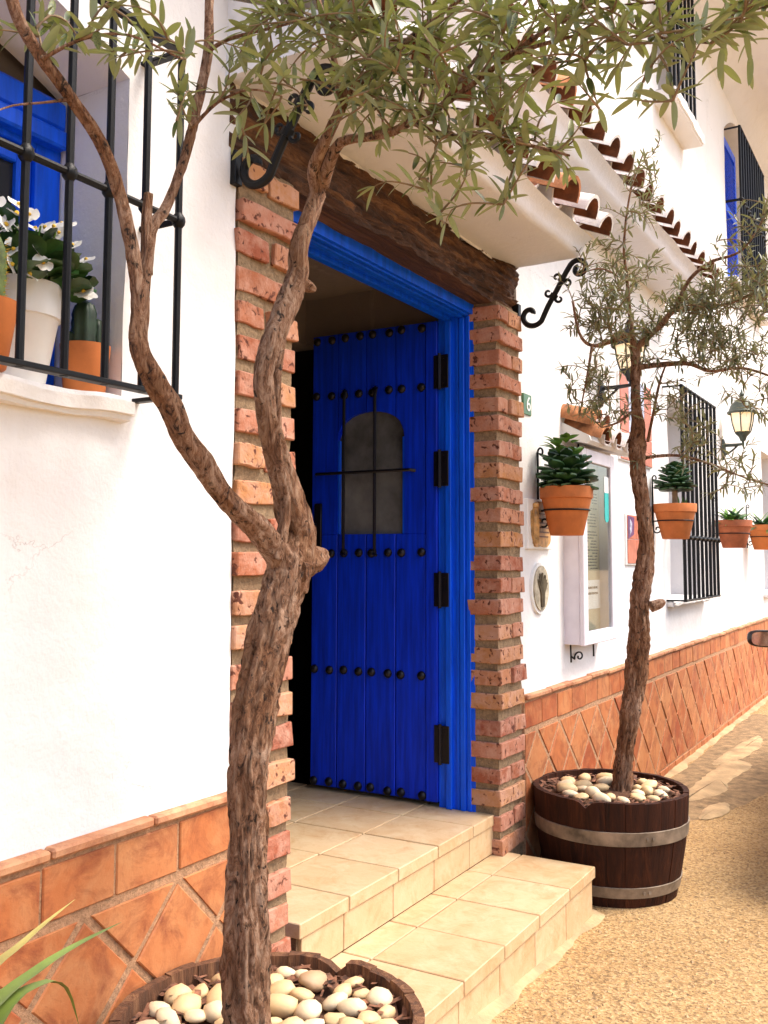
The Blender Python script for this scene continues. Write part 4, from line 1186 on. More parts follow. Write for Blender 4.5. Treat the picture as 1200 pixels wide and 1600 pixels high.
for k in range(40):
    a = r.uniform(0, 2*pi); rr_ = 0.13*r.random()
    m.tube([(rr_*.4*cos(a), rr_*.4*sin(a), h*.85), (rr_*.8*cos(a), rr_*.8*sin(a), h+0.05), (rr_*cos(a), rr_*sin(a), h+0.10)], 0.0022, 5)
m.obj('stems', GREENL, t)

def cactus(t, x, y, z0, z1, r0, ribs, mat, name='cactus_column', lean=0):
    pts = [(x+lean*(i/12)**2, y, z0+(z1-z0)*i/12) for i in range(13)]
    rad = [r0*(0.85+0.15*sin(pi*i/12))*(1 if i < 10 else sqrt(max(0.02, 1-((i-9.5)/2.6)**2))) for i in range(13)]
    m = MB(); m.tube(pts, rad, ribs*4, True, lambda p, th, i, rr: rr*(1+0.16*cos(ribs*th))*(1+0.03*((i % 2)*2-1)))
    return m.obj(name, mat, t, 'all')
t = thing('cactus_pot', 'small orange pot with stubby dark cactus on the sill, right end', 'potted plant', (1.540, 0.06, SZ))
m = MB(); m.lathe([(0.0001, .003), (0.043, 0), (0.046, .003), (0.057, 0.118), (0.052, 0.118), (0.050, 0.1), (0.0001, 0.1)], (0, 0, 0), 28); m.obj('pot', POT, t, 45)
m = MB(); m.lathe([(0.05, 0.103), (0.0001, 0.106)], (0, 0, 0), 16); m.obj('soil', SOIL, t)
cactus(t, -0.006, 0.0, 0.10, 0.222, 0.026, 6, CACT); cactus(t, 0.026, -0.006, 0.10, 0.185, 0.022, 6, CACT); cactus(t, -0.020, 0.018, 0.1, 0.15, 0.02, 6, CACT)
t = thing('cactus_pot', 'orange pot with tall ribbed spiny cactus at the left edge', 'potted plant', (1.205, -0.005, SZ))
m = MB(); m.lathe([(0.0001, .003), (0.052, 0), (0.056, .003), (0.076, 0.135), (0.071, 0.135), (0.067, 0.118), (0.0001, 0.118)], (0, 0, 0), 28); m.obj('pot', POT, t, 45)
m = MB(); m.lathe([(0.067, 0.12), (0.0001, 0.123)], (0, 0, 0), 16); m.obj('soil', SOIL, t)
cactus(t, 0.006, 0, 0.118, 0.28, 0.040, 12, CACTY)
m = MB(); r = random.Random(4)
for k in range(12):
    a = 2*pi*k/12
    for i in range(12):
        z = 0.13+0.0118*i; rr_ = 0.046
        b = Vector((0.006+rr_*cos(a)*.95, rr_*sin(a)*.95, z))
        for q in range(3):
            d = Vector((cos(a)+r.uniform(-.5, .5), sin(a)+r.uniform(-.5, .5), r.uniform(-.4, .6))).normalized()*0.010
            m.add([b, b+d, b+Vector((0, 0, 0.0012))], [(0, 1, 2)])
tag(m.obj('spines', YELL, t), kind='stuff')

# ------------------------------------------------------------------ strap-leaved plant at the lower left
t = thing('yucca_plant', 'plant with long green and yellow strap leaves at the lower left corner', 'plant', (0.86, -0.40, gz(0.86, -0.4)))
b0 = gz(0.86, -0.4)
m = MB(); m.lathe([(0.0001, 0.003), (0.11, 0), (0.115, 0.005), (0.15, 0.24), (0.155, 0.245), (0.16, 0.29), (0.148, 0.29), (0.14, 0.26), (0.0001, 0.25)], (0, 0, 0), 30); m.obj('pot', POTD, t, 45)
m = MB(); m.tube([(0, 0, 0.24), (0.01, 0, 0.33), (0, 0, 0.42)], [0.03, 0.03, 0.025], 10); m.obj('stem', TWIG, t)
def strap(pts, w, mat=AGAVE):
    sp = smoothpath([(*p, 0) for p in pts], 0.02); n = len(sp); vs = []
    for i, (p, _) in enumerate(sp):
        tt = i/(n-1); q = sp[min(i+1, n-1)][0]-sp[max(i-1, 0)][0]; d = q.normalized()
        s = d.cross(Vector((0, 0, 1))); s = s.normalized() if s.length > 1e-4 else Vector((1, 0, 0)); u = s.cross(d)
        ww = w*(min(1, 0.5+tt*1.6) if tt < .35 else max(0.02, 1-((tt-.35)/.65)**1.6))
        vs += [p-s*ww/2+u*ww*.22, p-u*0.0, p+s*ww/2+u*ww*.22]
    m_ = MB(); m_.add(vs, [(i*3+k, i*3+k+1, (i+1)*3+k+1, (i+1)*3+k) for i in range(n-1) for k in range(2)])
    return m_.obj('strap_leaf', mat, t, 'all')
Lp = lambda P: (P[0]-0.86, P[1]+0.40, P[2]-b0)
AY = m_plain('strap_leaf_yellow', (0.40, 0.32, 0.09), 0.5, var=0.3, scale=6, bs=0.15)
strap([Lp((0.87, -0.40, b0+0.42)), Lp((0.95, -0.40, 0.715)), Lp((1.08, -0.39, 0.765)), Lp((1.265, -0.37, 0.772))], 0.030)
strap([Lp((0.86, -0.39, b0+0.44)), Lp((0.95, -0.39, 0.76)), Lp((1.05, -0.38, 0.81)), Lp((1.16, -0.37, 0.842))], 0.028, AY)
strap([Lp((0.88, -0.41, b0+0.42)), Lp((0.98, -0.41, 0.72)), Lp((1.065, -0.40, 0.745)), Lp((1.12, -0.395, 0.72)), Lp((1.155, -0.39, 0.65))], 0.032)
r = random.Random(8)
for k in range(15):
    a = 0.6+5.1*k/15+r.uniform(-.1, .1); el = r.uniform(.3, 1.2); L = r.uniform(.3, .42)
    p0 = Vector((0, 0, 0.38)); d = Vector((cos(a)*cos(el), sin(a)*cos(el)*(.55 if sin(a) > 0 else 1), sin(el)))
    strap([p0[:], (p0+d*L*.4)[:], (p0+d*L*.75-Vector((0, 0, .02)))[:], (p0+d*L-Vector((0, 0, .09)))[:]], 0.03)

# ------------------------------------------------------------------ barrel planters
def barrel(label, c, rt, rb, h, wood, hoops, seed, notch, soilz, ragged):
    z0 = gz(*c)
    t = thing('barrel_planter', label, 'planter', (c[0], c[1], z0), group='half-barrel planters')
    r = random.Random(seed); n = 26; th = 0.024
    def rad(z):
        u = z/h; return rb+(rt-rb)*(1-(1-u)**1.7)
    for k in range(n):
        a0 = 2*pi*k/n+0.002; a1 = 2*pi*(k+1)/n-0.002
        top = h+r.uniform(-ragged, ragged)
        vs = []; zs = [0, .25, .5, .75, 1]; an = 3; jr = r.uniform(-.0015, .0015)
        for sgn in (0, 1):
            for i, u in enumerate(zs):
                for j in range(an+1):
                    a = a0+(a1-a0)*j/an
                    zt = top
                    if i == 4:
                        zt += r.uniform(-ragged*.5, ragged*.5)
                        da = abs((a-notch+pi) % (2*pi)-pi)
                        if da < 0.10: zt -= 0.028*(1-da/0.10)
                    z = zt*u
                    rr = rad(min(h, h*u))-(th if sgn else 0)+jr+(0.0015 if j in (1, 2) else 0)
                    vs.append((rr*cos(a), rr*sin(a), z))
        w = an+1; m_ = len(zs)*w; fs = []
        for i in range(len(zs)-1):
            for j in range(an):
                fs.append((i*w+j, i*w+j+1, (i+1)*w+j+1, (i+1)*w+j)); fs.append((m_+i*w+j, m_+(i+1)*w+j, m_+(i+1)*w+j+1, m_+i*w+j+1))
            fs.append((i*w, (i+1)*w, m_+(i+1)*w, m_+i*w)); fs.append((i*w+an, m_+i*w+an, m_+(i+1)*w+an, (i+1)*w+an))
        for j in range(an):
            q = (len(zs)-1)*w
            fs.append((q+j, q+j+1, m_+q+j+1, m_+q+j)); fs.append((j, m_+j, m_+j+1, j+1))
        m = MB(); m.add(vs, fs); m.obj('stave', wood, t, 40)
    for zc, hh in hoops:
        m = MB()
        prof = [(rad(zc-hh/2)+0.001, zc-hh/2), (rad(zc-hh/2)+0.006, zc-hh/2+0.002), (rad(zc+hh/2)+0.006, zc+hh/2-0.002), (rad(zc+hh/2)+0.001, zc+hh/2)]
        m.lathe(prof, (0, 0, 0), 64)
        for q in (3.9, 3.98):
            rv = [(cos(q)*(rad(zc)+0.006), sin(q)*(rad(zc)+0.006))]
            m.tube([(rv[0][0], rv[0][1], zc), (rv[0][0]*1.012, rv[0][1]*1.012, zc)], 0.007, 8)
        m.obj('hoop', HOOP, t, 40)
    m = MB(); rs = rad(soilz)-th+0.004; nr = 10; ns = 40
    vs = [(rs*j/nr*cos(2*pi*i/ns), rs*j/nr*sin(2*pi*i/ns), soilz+0.012*nz(j*.4*cos(2*pi*i/ns), j*.4*sin(2*pi*i/ns), seed, 2.0)+0.01*(1-j/nr)) for j in range(1, nr+1) for i in range(ns)]+[(0, 0, soilz+0.012)]
    m.add(vs, [((j)*ns+i, (j+1)*ns+i, (j+1)*ns+(i+1)%ns, j*ns+(i+1)%ns) for j in range(nr-1) for i in range(ns)]+[(len(vs)-1, i, (i+1)%ns) for i in range(ns)])
    m.obj('soil', SOIL, t, 'all')
    # bark litter round the edge
    m = MB()
    for k in range(420):
        a = r.uniform(0, 2*pi); q = rs*sqrt(r.uniform(.35, .97)); L = r.uniform(.008, .028); b = r.uniform(0, pi)
        p = Vector((q*cos(a), q*sin(a), soilz+0.008+r.uniform(0, .022))); d = Vector((cos(b), sin(b), r.uniform(-.4, .4)))*L; s = Vector((-sin(b), cos(b), r.uniform(-.3, .3)))*L*.3
        m.add([p-d-s, p+d-s, p+d+s, p-d+s], [(0, 1, 2, 3)])
    tag(m.obj('bark_litter', LITTER, t), kind='stuff')
    return t, z0
LITTER = m_plain('bark_litter', (0.20, 0.085, 0.045), 0.9, var=0.6, scale=40)
BL1 = (1.709, -0.357); BL2 = (4.19, -0.338)
_, zb1 = barrel('weathered half-barrel planter with broken rim in the foreground', BL1, 0.33, 0.275, 0.44-gz(*BL1), BARRELF, [(0.24, .05), (0.06, .04)], 31, radians(5), 0.40-gz(*BL1)-0.005, 0.0032)
_, zb2 = barrel('dark brown half-barrel planter with metal hoops right of the steps', BL2, 0.33, 0.272, 0.424, BARRELW, [(0.282, .058), (0.062, .046)], 32, radians(180), 0.385, 0.002)

def pebble_mesh(seed, sx, sy, sz, mat):
    bm = bmesh.new(); bmesh.ops.create_icosphere(bm, subdivisions=2, radius=1.0)
    for v in bm.verts:
        c = v.co.copy(); k = 1+0.30*nz(c.x, c.y, c.z+seed*3.1, 0.9)+0.10*nz(c.x, c.y, c.z+seed*7.7, 2.3)
        v.co = Vector((c.x*sx*k, c.y*sy*k, c.z*sz*k))
    m = MB(); m.bm(bm); return m.mesh('pebble', mat, 'all')
PB = [pebble_mesh(i, 0.036, 0.027, 0.019, mat) for i, mat in enumerate((PEBB, PEBBW, PEBB, PEBBW, PEBB))]
PBR = pebble_mesh(9, 0.036, 0.026, 0.018, PEBBR)
def pebbles(c, z, rmax, n, avoid, label, group, seed, smin, smax, brown):
    r = random.Random(seed); placed = []
    tries = 0
    while len(placed) < n and tries < 6000:
        tries += 1
        a = r.uniform(0, 2*pi); q = rmax*sqrt(r.random()); s = r.uniform(smin, smax)
        x, y = q*cos(a), q*sin(a)
        if (x-avoid[0])**2+(y-avoid[1])**2 < (avoid[2]+0.02*s)**2: continue
        if any((x-px)**2+(y-py)**2 < (0.029*(s+ps))**2*0.80 for px, py, ps in placed): continue
        if q+0.03*s > rmax+0.02: continue
        placed.append((x, y, s))
        b = len(placed) == brown
        o = link('pebble', PBR if b else r.choice(PB), None, (c[0]+x, c[1]+y, z+0.013*s+r.uniform(0, .006)), (r.uniform(-.25, .25), r.uniform(-.25, .25), r.uniform(0, pi)))
        o.scale = (s, s*r.uniform(.85, 1.1), s*r.uniform(.75, 1.1))
        tag(o, label[1] if b else label[0], 'pebble', None if b else group)
pebbles(BL1, 0.405, 0.275, 66, (-0.068, 0.0, 0.062), ('smooth pale pebble lying in the foreground barrel', 'brown pebble among the pale ones in the foreground barrel'), 'pale pebbles in the foreground barrel', 41, 0.72, 1.25, 5)
pebbles(BL2, 0.395, 0.235, 26, (-0.04, -0.03, 0.06), ('smooth pale pebble lying in the dark barrel right of the steps', ''), 'pale pebbles in the dark barrel', 42, 0.8, 1.5, -1)

# ------------------------------------------------------------------ olive trees
T1B=[
  [(1.774,-0.423,2.240,0.0249),(1.735,-0.437,2.276,0.0173),(1.711,-0.475,2.308,0.0170),(1.696,-0.535,2.378,0.0153),(1.676,-0.580,2.412,0.0130),(1.669,-0.646,2.421,0.0101),(1.665,-0.721,2.470,0.0079),(1.668,-0.808,2.508,0.0058),(1.676,-0.903,2.556,0.0038)],
  [(1.779,-0.434,2.255,0.0191),(1.748,-0.470,2.285,0.0173),(1.724,-0.516,2.318,0.0155),(1.718,-0.590,2.311,0.0131),(1.710,-0.659,2.305,0.0122),(1.691,-0.710,2.306,0.0113),(1.684,-0.785,2.320,0.0091),(1.677,-0.860,2.344,0.0076),(1.673,-0.943,2.380,0.0068),(1.674,-1.034,2.418,0.0049),(1.668,-1.112,2.448,0.0036)],
  [(1.717,-0.696,2.320,0.0088),(1.721,-0.781,2.272,0.0073),(1.723,-0.866,2.251,0.0065),(1.731,-0.959,2.215,0.0050),(1.730,-1.037,2.178,0.0031)],
  [(1.698,-0.534,2.379,0.0111),(1.689,-0.526,2.464,0.0105),(1.679,-0.515,2.534,0.0091),(1.665,-0.498,2.605,0.0084),(1.653,-0.489,2.704,0.0070)],
  [(1.717,-0.696,2.320,0.0074),(1.721,-0.725,2.385,0.0060),(1.715,-0.737,2.462,0.0060),(1.707,-0.744,2.540,0.0053),(1.697,-0.752,2.630,0.0047)],
  [(1.670,-0.945,2.378,0.0056),(1.669,-1.048,2.380,0.0048),(1.666,-1.147,2.370,0.0041),(1.663,-1.239,2.324,0.0034),(1.651,-1.318,2.287,0.0022)],
  [(1.686,-0.784,2.321,0.0059),(1.715,-0.849,2.418,0.0052),(1.746,-0.914,2.496,0.0046),(1.773,-0.973,2.574,0.0032)],
  [(1.500,-0.327,2.472,0.0068),(1.501,-0.385,2.484,0.0047),(1.520,-0.471,2.490,0.0040),(1.537,-0.555,2.495,0.0026)],
  [(1.450,-0.331,2.283,0.0059),(1.468,-0.382,2.332,0.0039),(1.493,-0.444,2.355,0.0033),(1.522,-0.504,2.339,0.0026)],
  [(1.154,-0.311,2.222,0.0052),(1.104,-0.301,2.197,0.0028),(1.051,-0.285,2.173,0.0022),(1.005,-0.281,2.138,0.0016)],
  [(1.083,-0.316,2.263,0.0050),(1.137,-0.356,2.314,0.0039),(1.197,-0.403,2.337,0.0029),(1.267,-0.461,2.312,0.0023)],
  [(1.636,-1.048,2.395,0.0036),(1.637,-1.156,2.394,0.0029),(1.641,-1.268,2.375,0.0028),(1.636,-1.364,2.360,0.0022)],
]
T2TR= [(4.280,-0.365,0.359,0.0565),(4.271,-0.375,0.486,0.0523),(4.267,-0.396,0.628,0.0522),(4.265,-0.429,0.825,0.0550),(4.258,-0.457,1.050,0.0578),(4.246,-0.469,1.219,0.0535),(4.242,-0.490,1.359,0.0507),(4.237,-0.505,1.471,0.0436),(4.214,-0.497,1.639,0.0408),(4.192,-0.486,1.779,0.0422),(4.179,-0.489,1.905,0.0463),(4.172,-0.495,1.989,0.0365),(4.160,-0.492,2.058,0.0267),(4.148,-0.494,2.169,0.0252),(4.137,-0.499,2.280,0.0252),(4.127,-0.495,2.336,0.0238)]
T2B=[
  [(4.135,-0.500,2.280,0.0224),(4.097,-0.489,2.373,0.0167),(4.044,-0.434,2.349,0.0139),(3.978,-0.356,2.322,0.0110),(3.927,-0.316,2.372,0.0082),(3.885,-0.304,2.503,0.0068)],
  [(4.130,-0.499,2.322,0.0196),(4.126,-0.565,2.370,0.0181),(4.117,-0.623,2.417,0.0165),(4.107,-0.681,2.464,0.0137),(4.127,-0.783,2.464,0.0108),(4.166,-0.919,2.487,0.0081),(4.206,-1.066,2.559,0.0067)],
  [(4.138,-0.498,2.238,0.0168),(4.149,-0.598,2.244,0.0166),(4.171,-0.715,2.242,0.0137),(4.180,-0.805,2.202,0.0095),(4.206,-0.930,2.207,0.0081),(4.234,-1.051,2.160,0.0053)],
  [(4.127,-0.495,2.336,0.0168),(4.122,-0.484,2.450,0.0140),(4.113,-0.475,2.620,0.0098),(4.103,-0.467,2.792,0.0071),(4.111,-0.497,3.020,0.0057),(4.138,-0.550,3.194,0.0043)],
  [(4.107,-0.681,2.464,0.0123),(4.076,-0.744,2.572,0.0108),(4.066,-0.838,2.638,0.0093),(4.078,-0.964,2.675,0.0066),(4.068,-1.068,2.815,0.0052)],
  [(4.203,-0.510,1.850,0.0098),(4.223,-0.654,1.853,0.0083),(4.239,-0.784,1.812,0.0068),(4.254,-0.910,1.753,0.0054),(4.265,-1.034,1.708,0.0040)],
  [(4.187,-0.532,1.917,0.0098),(4.157,-0.564,2.024,0.0083),(4.128,-0.602,2.156,0.0069),(4.103,-0.637,2.232,0.0055)],
  [(3.959,-0.362,2.317,0.0082),(3.995,-0.319,2.160,0.0055),(4.029,-0.277,2.028,0.0042)],
  [(4.093,-0.481,2.615,0.0070),(3.985,-0.401,2.655,0.0055),(3.884,-0.320,2.612,0.0041)],
  [(4.150,-0.491,2.057,0.0098),(4.091,-0.429,1.997,0.0070),(4.033,-0.375,1.971,0.0042)],
]
B1=[
  (1.075,-0.361,2.323, 0.131,0.038,0.085, 11),
  (1.294,-0.370,2.394, 0.110,0.055,0.125, 10),
  (1.396,-0.361,2.307, 0.076,0.057,0.060, 6),
  (1.505,-0.451,2.372, 0.105,0.079,0.115, 12),
  (1.455,-0.427,2.263, 0.064,0.051,0.075, 4),
  (1.612,-0.630,2.470, 0.145,0.099,0.125, 26),
  (1.659,-0.695,2.365, 0.145,0.092,0.125, 22),
  (1.645,-0.875,2.391, 0.125,0.106,0.125, 24),
  (1.709,-0.816,2.275, 0.117,0.078,0.100, 15),
  (1.758,-0.948,2.265, 0.103,0.090,0.075, 13),
  (1.763,-0.745,2.188, 0.094,0.067,0.075, 8),
  (1.732,-0.930,2.115, 0.063,0.051,0.050, 5),
  (1.628,-1.087,2.349, 0.105,0.070,0.100, 20),
  (1.625,-1.226,2.309, 0.089,0.067,0.075, 15),
  (1.648,-1.319,2.334, 0.077,0.044,0.050, 9),
  (1.623,-1.251,2.170, 0.044,0.044,0.050, 4),
  (1.639,-1.142,2.256, 0.069,0.069,0.075, 9),
  (1.571,-0.515,2.509, 0.107,0.080,0.100, 12),
  (1.777,-0.753,2.080, 0.054,0.027,0.025, 2),
]
B2=[
  (3.983,-0.371,2.490, 0.166,0.166,0.250, 16),
  (4.044,-0.511,2.710, 0.125,0.221,0.250, 13),
  (4.193,-0.728,2.463, 0.194,0.138,0.250, 30),
  (4.196,-0.939,2.492, 0.162,0.162,0.250, 30),
  (4.224,-0.850,2.260, 0.219,0.109,0.200, 26),
  (4.040,-0.319,2.168, 0.112,0.140,0.200, 9),
  (4.104,-0.411,2.057, 0.112,0.112,0.200, 6),
  (4.231,-0.708,1.912, 0.166,0.069,0.150, 9),
  (4.235,-0.888,1.752, 0.135,0.059,0.150, 8),
  (4.162,-0.619,2.104, 0.111,0.111,0.150, 7),
  (4.043,-0.558,3.014, 0.097,0.138,0.150, 6),
  (4.103,-1.010,2.701, 0.092,0.158,0.150, 9),
  (4.078,-0.508,2.325, 0.125,0.083,0.150, 9),
  (4.199,-0.979,2.080, 0.080,0.107,0.100, 7),
  (4.344,-0.886,2.448, 0.252,0.196,0.300, 20),
]

def limb_mesh(pts, seg, step, rough, seed, name, mat, flare=False, fat=0.75):
    sp = smoothpath(pts, step)
    cum = [0.0]
    for i in range(1, len(sp)): cum.append(cum[-1]+(sp[i][0]-sp[i-1][0]).length)
    def bf(p, th, i, r):
        s = cum[i]
        tw = th+s*1.3
        fis = 0.0
        for q, sc_ in ((5, 7.0), (11, 16.0)):
            e = abs(nz(cos(tw)*q*.32, sin(tw)*q*.32, s*sc_*.55+seed*1.7, 1.4)); fis -= 0.20*max(0.0, 1-e*5.5)
        k = 1+rough*(0.55*nz(cos(tw)*1.3, sin(tw)*1.3, s*3.2+seed, 1.6)+0.35*nz(cos(tw)*3, sin(tw)*3, s*5+seed, 1.5)+0.30*abs(nz(cos(th)*5, sin(th)*5, s*14+seed, 1.3))+0.22*nz(cos(th)*9, sin(th)*9, s*40+seed, 1.0))
        if flare: k *= 1+0.45*max(0, 1-s/0.07)**2*(1+0.6*cos(3*th+seed))
        return r*(k+fis*rough*1.5)*fat
    m = MB(); m.tube([p for p, r in sp], [r for p, r in sp], seg, True, bf)
    return m
def olive_leaf_mesh(L, W_, name, mat):
    m = MB(); leafblade(m, (0, 0, 0), (0, 1, 0), (0, 0, 1), L, W_, 0.10, 7, 0, 0.32, False, 0.55)
    # plain two-sided blade with its upper side along +Z
    me = bpy.data.meshes.new(name); me.from_pydata(m.v, [], m.f); me.materials.append(mat)
    if me.polygons[0].normal.z < 0: me.flip_normals()
    for p in me.polygons: p.use_smooth = True
    return me
def crown(blobs, skel, rr, leafL, per, spacing, twig_r):
    # returns leaf matrices and a twig mesh builder
    tw = MB(); leaves = []
    pts = list(skel)
    T = []
    for (x, y, z, rx, ry, rd, n) in blobs:
        c = Vector((x, y, z))
        for _ in range(n):
            while True:
                u = Vector((rr.uniform(-1, 1), rr.uniform(-1, 1), rr.uniform(-1, 1)))
                if u.length < 1: break
            T.append(c+CR*u.x*rx+CU*u.y*ry+CF*u.z*rd)
    T.sort(key=lambda t: min((t-p).length for p in skel))
    for t in T:
        cand = sorted(pts, key=lambda p: (t-p).length+rr.uniform(0, .05))[0]
        dv = t-cand; L = dv.length
        if L < 0.06:
            dv = Vector((rr.uniform(-1, 1), rr.uniform(-1, 1), rr.uniform(-.3, 1))).normalized()*0.12; t = cand+dv; L = 0.12
        side = Vector((rr.uniform(-1, 1), rr.uniform(-1, 1), rr.uniform(-.2, .8)))*L*0.18
        droop = Vector((0, 0, -1))*rr.uniform(0, .10)*L
        pl = smoothpath([(*cand, 0), (*(cand+dv*.35+side), 0), (*(cand+dv*.72+side*.8), 0), (*(t+droop), 0)], max(0.012, L/14))
        pl = [p for p, _ in pl]; n = len(pl)
        tw.tube(pl, [twig_r*(1-0.75*i/(n-1))+0.0006 for i in range(n)], 5, False)
        for q in (n//2, n-1): pts.append(pl[q])
        # leaves on the outer part
        cum = 0; last = -9; start = max(0.0, L-per*spacing*0.62)
        k = 0
        for i in range(1, n):
            seg = (pl[i]-pl[i-1]).length; d = (pl[i]-pl[i-1]).normalized()
            u = 0
            while u < seg:
                s = cum+u
                if s > start and s-last >= spacing:
                    last = s
                    p = pl[i-1]+d*u
                    a0 = k*pi/2+rr.uniform(-.4, .4); k += 1
                    ref = d.cross(Vector((0.3, 0.2, 1))).normalized(); ref2 = d.cross(ref)
                    for sg in (0, pi):
                        if rr.random() < 0.12: continue
                        sd = ref*cos(a0+sg)+ref2*sin(a0+sg)
                        ld = (d*rr.uniform(.5, 1.1)+sd*rr.uniform(.7, 1.1)+Vector((0, 0, rr.uniform(-.35, .25)))).normalized()
                        leaves.append((p, ld, rr.uniform(.7, 1.2)*leafL, rr.uniform(-.6, .6)))
                u += spacing*0.5
            cum += seg
        p = pl[-1]; d = (pl[-1]-pl[-2]).normalized()
        leaves.append((p, d, leafL*rr.uniform(.7, 1.0), rr.uniform(-.5, .5)))
    return tw, leaves
def leaf_matrix(p, ld, s, roll):
    yv = ld; up = Vector((0, 0, 1))
    if abs(yv.z) > 0.95: up = Vector((1, 0, 0))
    xv = yv.cross(up).normalized(); zv = xv.cross(yv)
    x2 = xv*cos(roll)+zv*sin(roll); z2 = x2.cross(yv)
    return Matrix(((x2.x*s, yv.x*s, z2.x*s, p.x), (x2.y*s, yv.y*s, z2.y*s, p.y), (x2.z*s, yv.z*s, z2.z*s, p.z), (0, 0, 0, 1)))
def olive(name, label, base, trunk, limbs, branches, blobs, seed, leafL, mat, per, spacing, twig_r, nparts, seg, rough, lw):
    t = thing(name, label, 'tree', base)
    inv = Matrix.Translation(-Vector(base))
    def P(o): o.parent = t; o.matrix_parent_inverse = inv; return o
    P(limb_mesh(trunk, seg, 0.008, rough, seed, 'trunk', BARK1, True, 0.90).obj('trunk', BARK1, None, 'all'))
    skel = []
    for i, l in enumerate(limbs):
        P(limb_mesh(l, 32, 0.009, rough*0.9, seed+i*3.7, 'limb', BARK1).obj('limb', BARK1, None, 'all'))
        skel += [p for p, r in smoothpath(l, 0.05)][len(l):] if l[0][3] < 0.03 else []
    for i, l in enumerate(branches):
        P(limb_mesh(l, 12, 0.016, 0.35, seed+i*1.9+50, 'branch', BARK1).obj('branch', BARK1, None, 'all'))
        skel += [p for p, r in smoothpath(l, 0.05)]
    rr = random.Random(seed)
    tw, leaves = crown(blobs, skel, rr, leafL, per, spacing, twig_r)
    P(tag(tw.obj('twigs', TWIG, None, 'all'), kind='stuff'))
    LM = [olive_leaf_mesh(1.0, w, 'leaf', mat) for w in (lw*0.85, lw, lw*1.15)]
    def shown(L):
        d = L[0]-CPOS; z = d.dot(CF)
        if z < 0.2: return 0
        x = d.dot(CR)/z; y = d.dot(CU)/z
        return L[2]/z if abs(x) < 0.41 and -0.58 < y < 0.52 else 0
    leaves.sort(key=shown, reverse=True)
    for L in leaves[:nparts]:
        o = link('leaf', rr.choice(LM), None); P(o)
        o.matrix_basis = leaf_matrix(*L)
    m = MB(); protos = [([v.co.copy() for v in me.vertices], [tuple(p.vertices) for p in me.polygons]) for me in LM]
    for L in leaves[nparts:]:
        vs, fs = rr.choice(protos); M = leaf_matrix(*L)
        m.add([M @ v for v in vs], fs)
    me = bpy.data.meshes.new('foliage'); me.from_pydata(m.v, [], m.f); me.materials.append(mat)
    for p in me.polygons: p.use_smooth = True
    P(tag(link('foliage', me), kind='stuff'))
    return len(leaves)
TR1 = [(1.641,-.357,.37,.058),(1.643,-0.357,0.435,0.0553),(1.635,-0.357,0.578,0.0502),(1.630,-0.357,0.707,0.0450),(1.632,-0.357,0.836,0.0440),(1.629,-0.357,0.967,0.0441),(1.650,-0.357,1.082,0.0488),(1.697,-0.357,1.213,0.0510),(1.738,-0.357,1.322,0.0530),(1.765,-0.358,1.400,0.050),(1.780,-.362,1.455,.038)]
LB1 = [
 [(1.770,-.36,1.33,.045),(1.790,-0.360,1.407,0.0600),(1.796,-0.365,1.458,0.0550),(1.747,-0.371,1.536,0.0430),(1.695,-0.376,1.624,0.0350),(1.645,-0.382,1.716,0.0305),(1.627,-0.387,1.796,0.0290),(1.659,-0.393,1.892,0.0320),(1.709,-0.398,1.989,0.0340),(1.727,-0.404,2.044,0.0320),(1.721,-0.409,2.092,0.0265),(1.747,-0.415,2.166,0.0250),(1.779,-0.420,2.243,0.0250)],
 [(1.75,-.36,1.37,.045),(1.736,-0.360,1.400,0.0450),(1.657,-0.356,1.465,0.0335),(1.550,-0.351,1.528,0.0300),(1.474,-0.347,1.596,0.0330),(1.432,-0.342,1.639,0.0300),(1.399,-0.338,1.693,0.0315),(1.352,-0.333,1.748,0.0300),(1.318,-0.329,1.798,0.0250),(1.322,-0.324,1.868,0.0220),(1.326,-0.320,1.932,0.0215)],
 [(1.323,-0.320,1.905,0.0184),(1.303,-0.317,1.994,0.0168),(1.277,-0.315,2.074,0.0157),(1.225,-0.312,2.166,0.0160),(1.155,-0.310,2.223,0.0147),(1.090,-0.308,2.268,0.0143),(1.045,-0.305,2.312,0.0138),(1.021,-0.302,2.363,0.0128),(0.990,-0.300,2.425,0.0107),(0.96,-.31,2.52,.008)],
 [(1.330,-0.320,1.905,0.0185),(1.343,-0.320,1.999,0.0170),(1.354,-0.320,2.047,0.0150),(1.395,-0.320,2.108,0.0128),(1.444,-0.320,2.229,0.0131),(1.484,-0.320,2.368,0.0142),(1.507,-0.320,2.477,0.0132),(1.510,-0.320,2.592,0.0123),(1.522,-0.320,2.714,0.0100)],
 [(1.340,-0.320,1.95,0.0165),(1.342,-0.320,1.986,0.0161),(1.338,-0.320,2.055,0.0136),(1.341,-0.320,2.109,0.0125)],
 [(1.765,-.362,1.385,.066),(1.83,-.37,1.400,.048),(1.865,-.378,1.408,.030),(1.885,-.38,1.41,.012)],
 [(1.735,-.404,2.02,.022),(1.768,-.408,2.018,.016),(1.782,-.41,2.016,.009)],
 [(1.70,-.372,1.40,.02),(1.72,-.383,1.52,.016),(1.678,-.392,1.62,.012),(1.662,-.40,1.72,.010),(1.655,-.402,1.80,.012),(1.672,-.40,1.88,.014)],
]
n1 = olive('olive_tree', 'large forked olive tree growing from the foreground barrel, branches framing the door', (1.641, -0.357, 0.40), TR1, LB1, T1B, [b[:6]+(int(b[6]*(0.75 if b[1] > -.46 else 1.25 if b[0] < 1.70 and b[1] > -1.0 else 0.95)),) for b in B1], 5, 0.054, LEAF1, 14, 0.022, 0.0022, 300, 64, 0.42, 0.22)
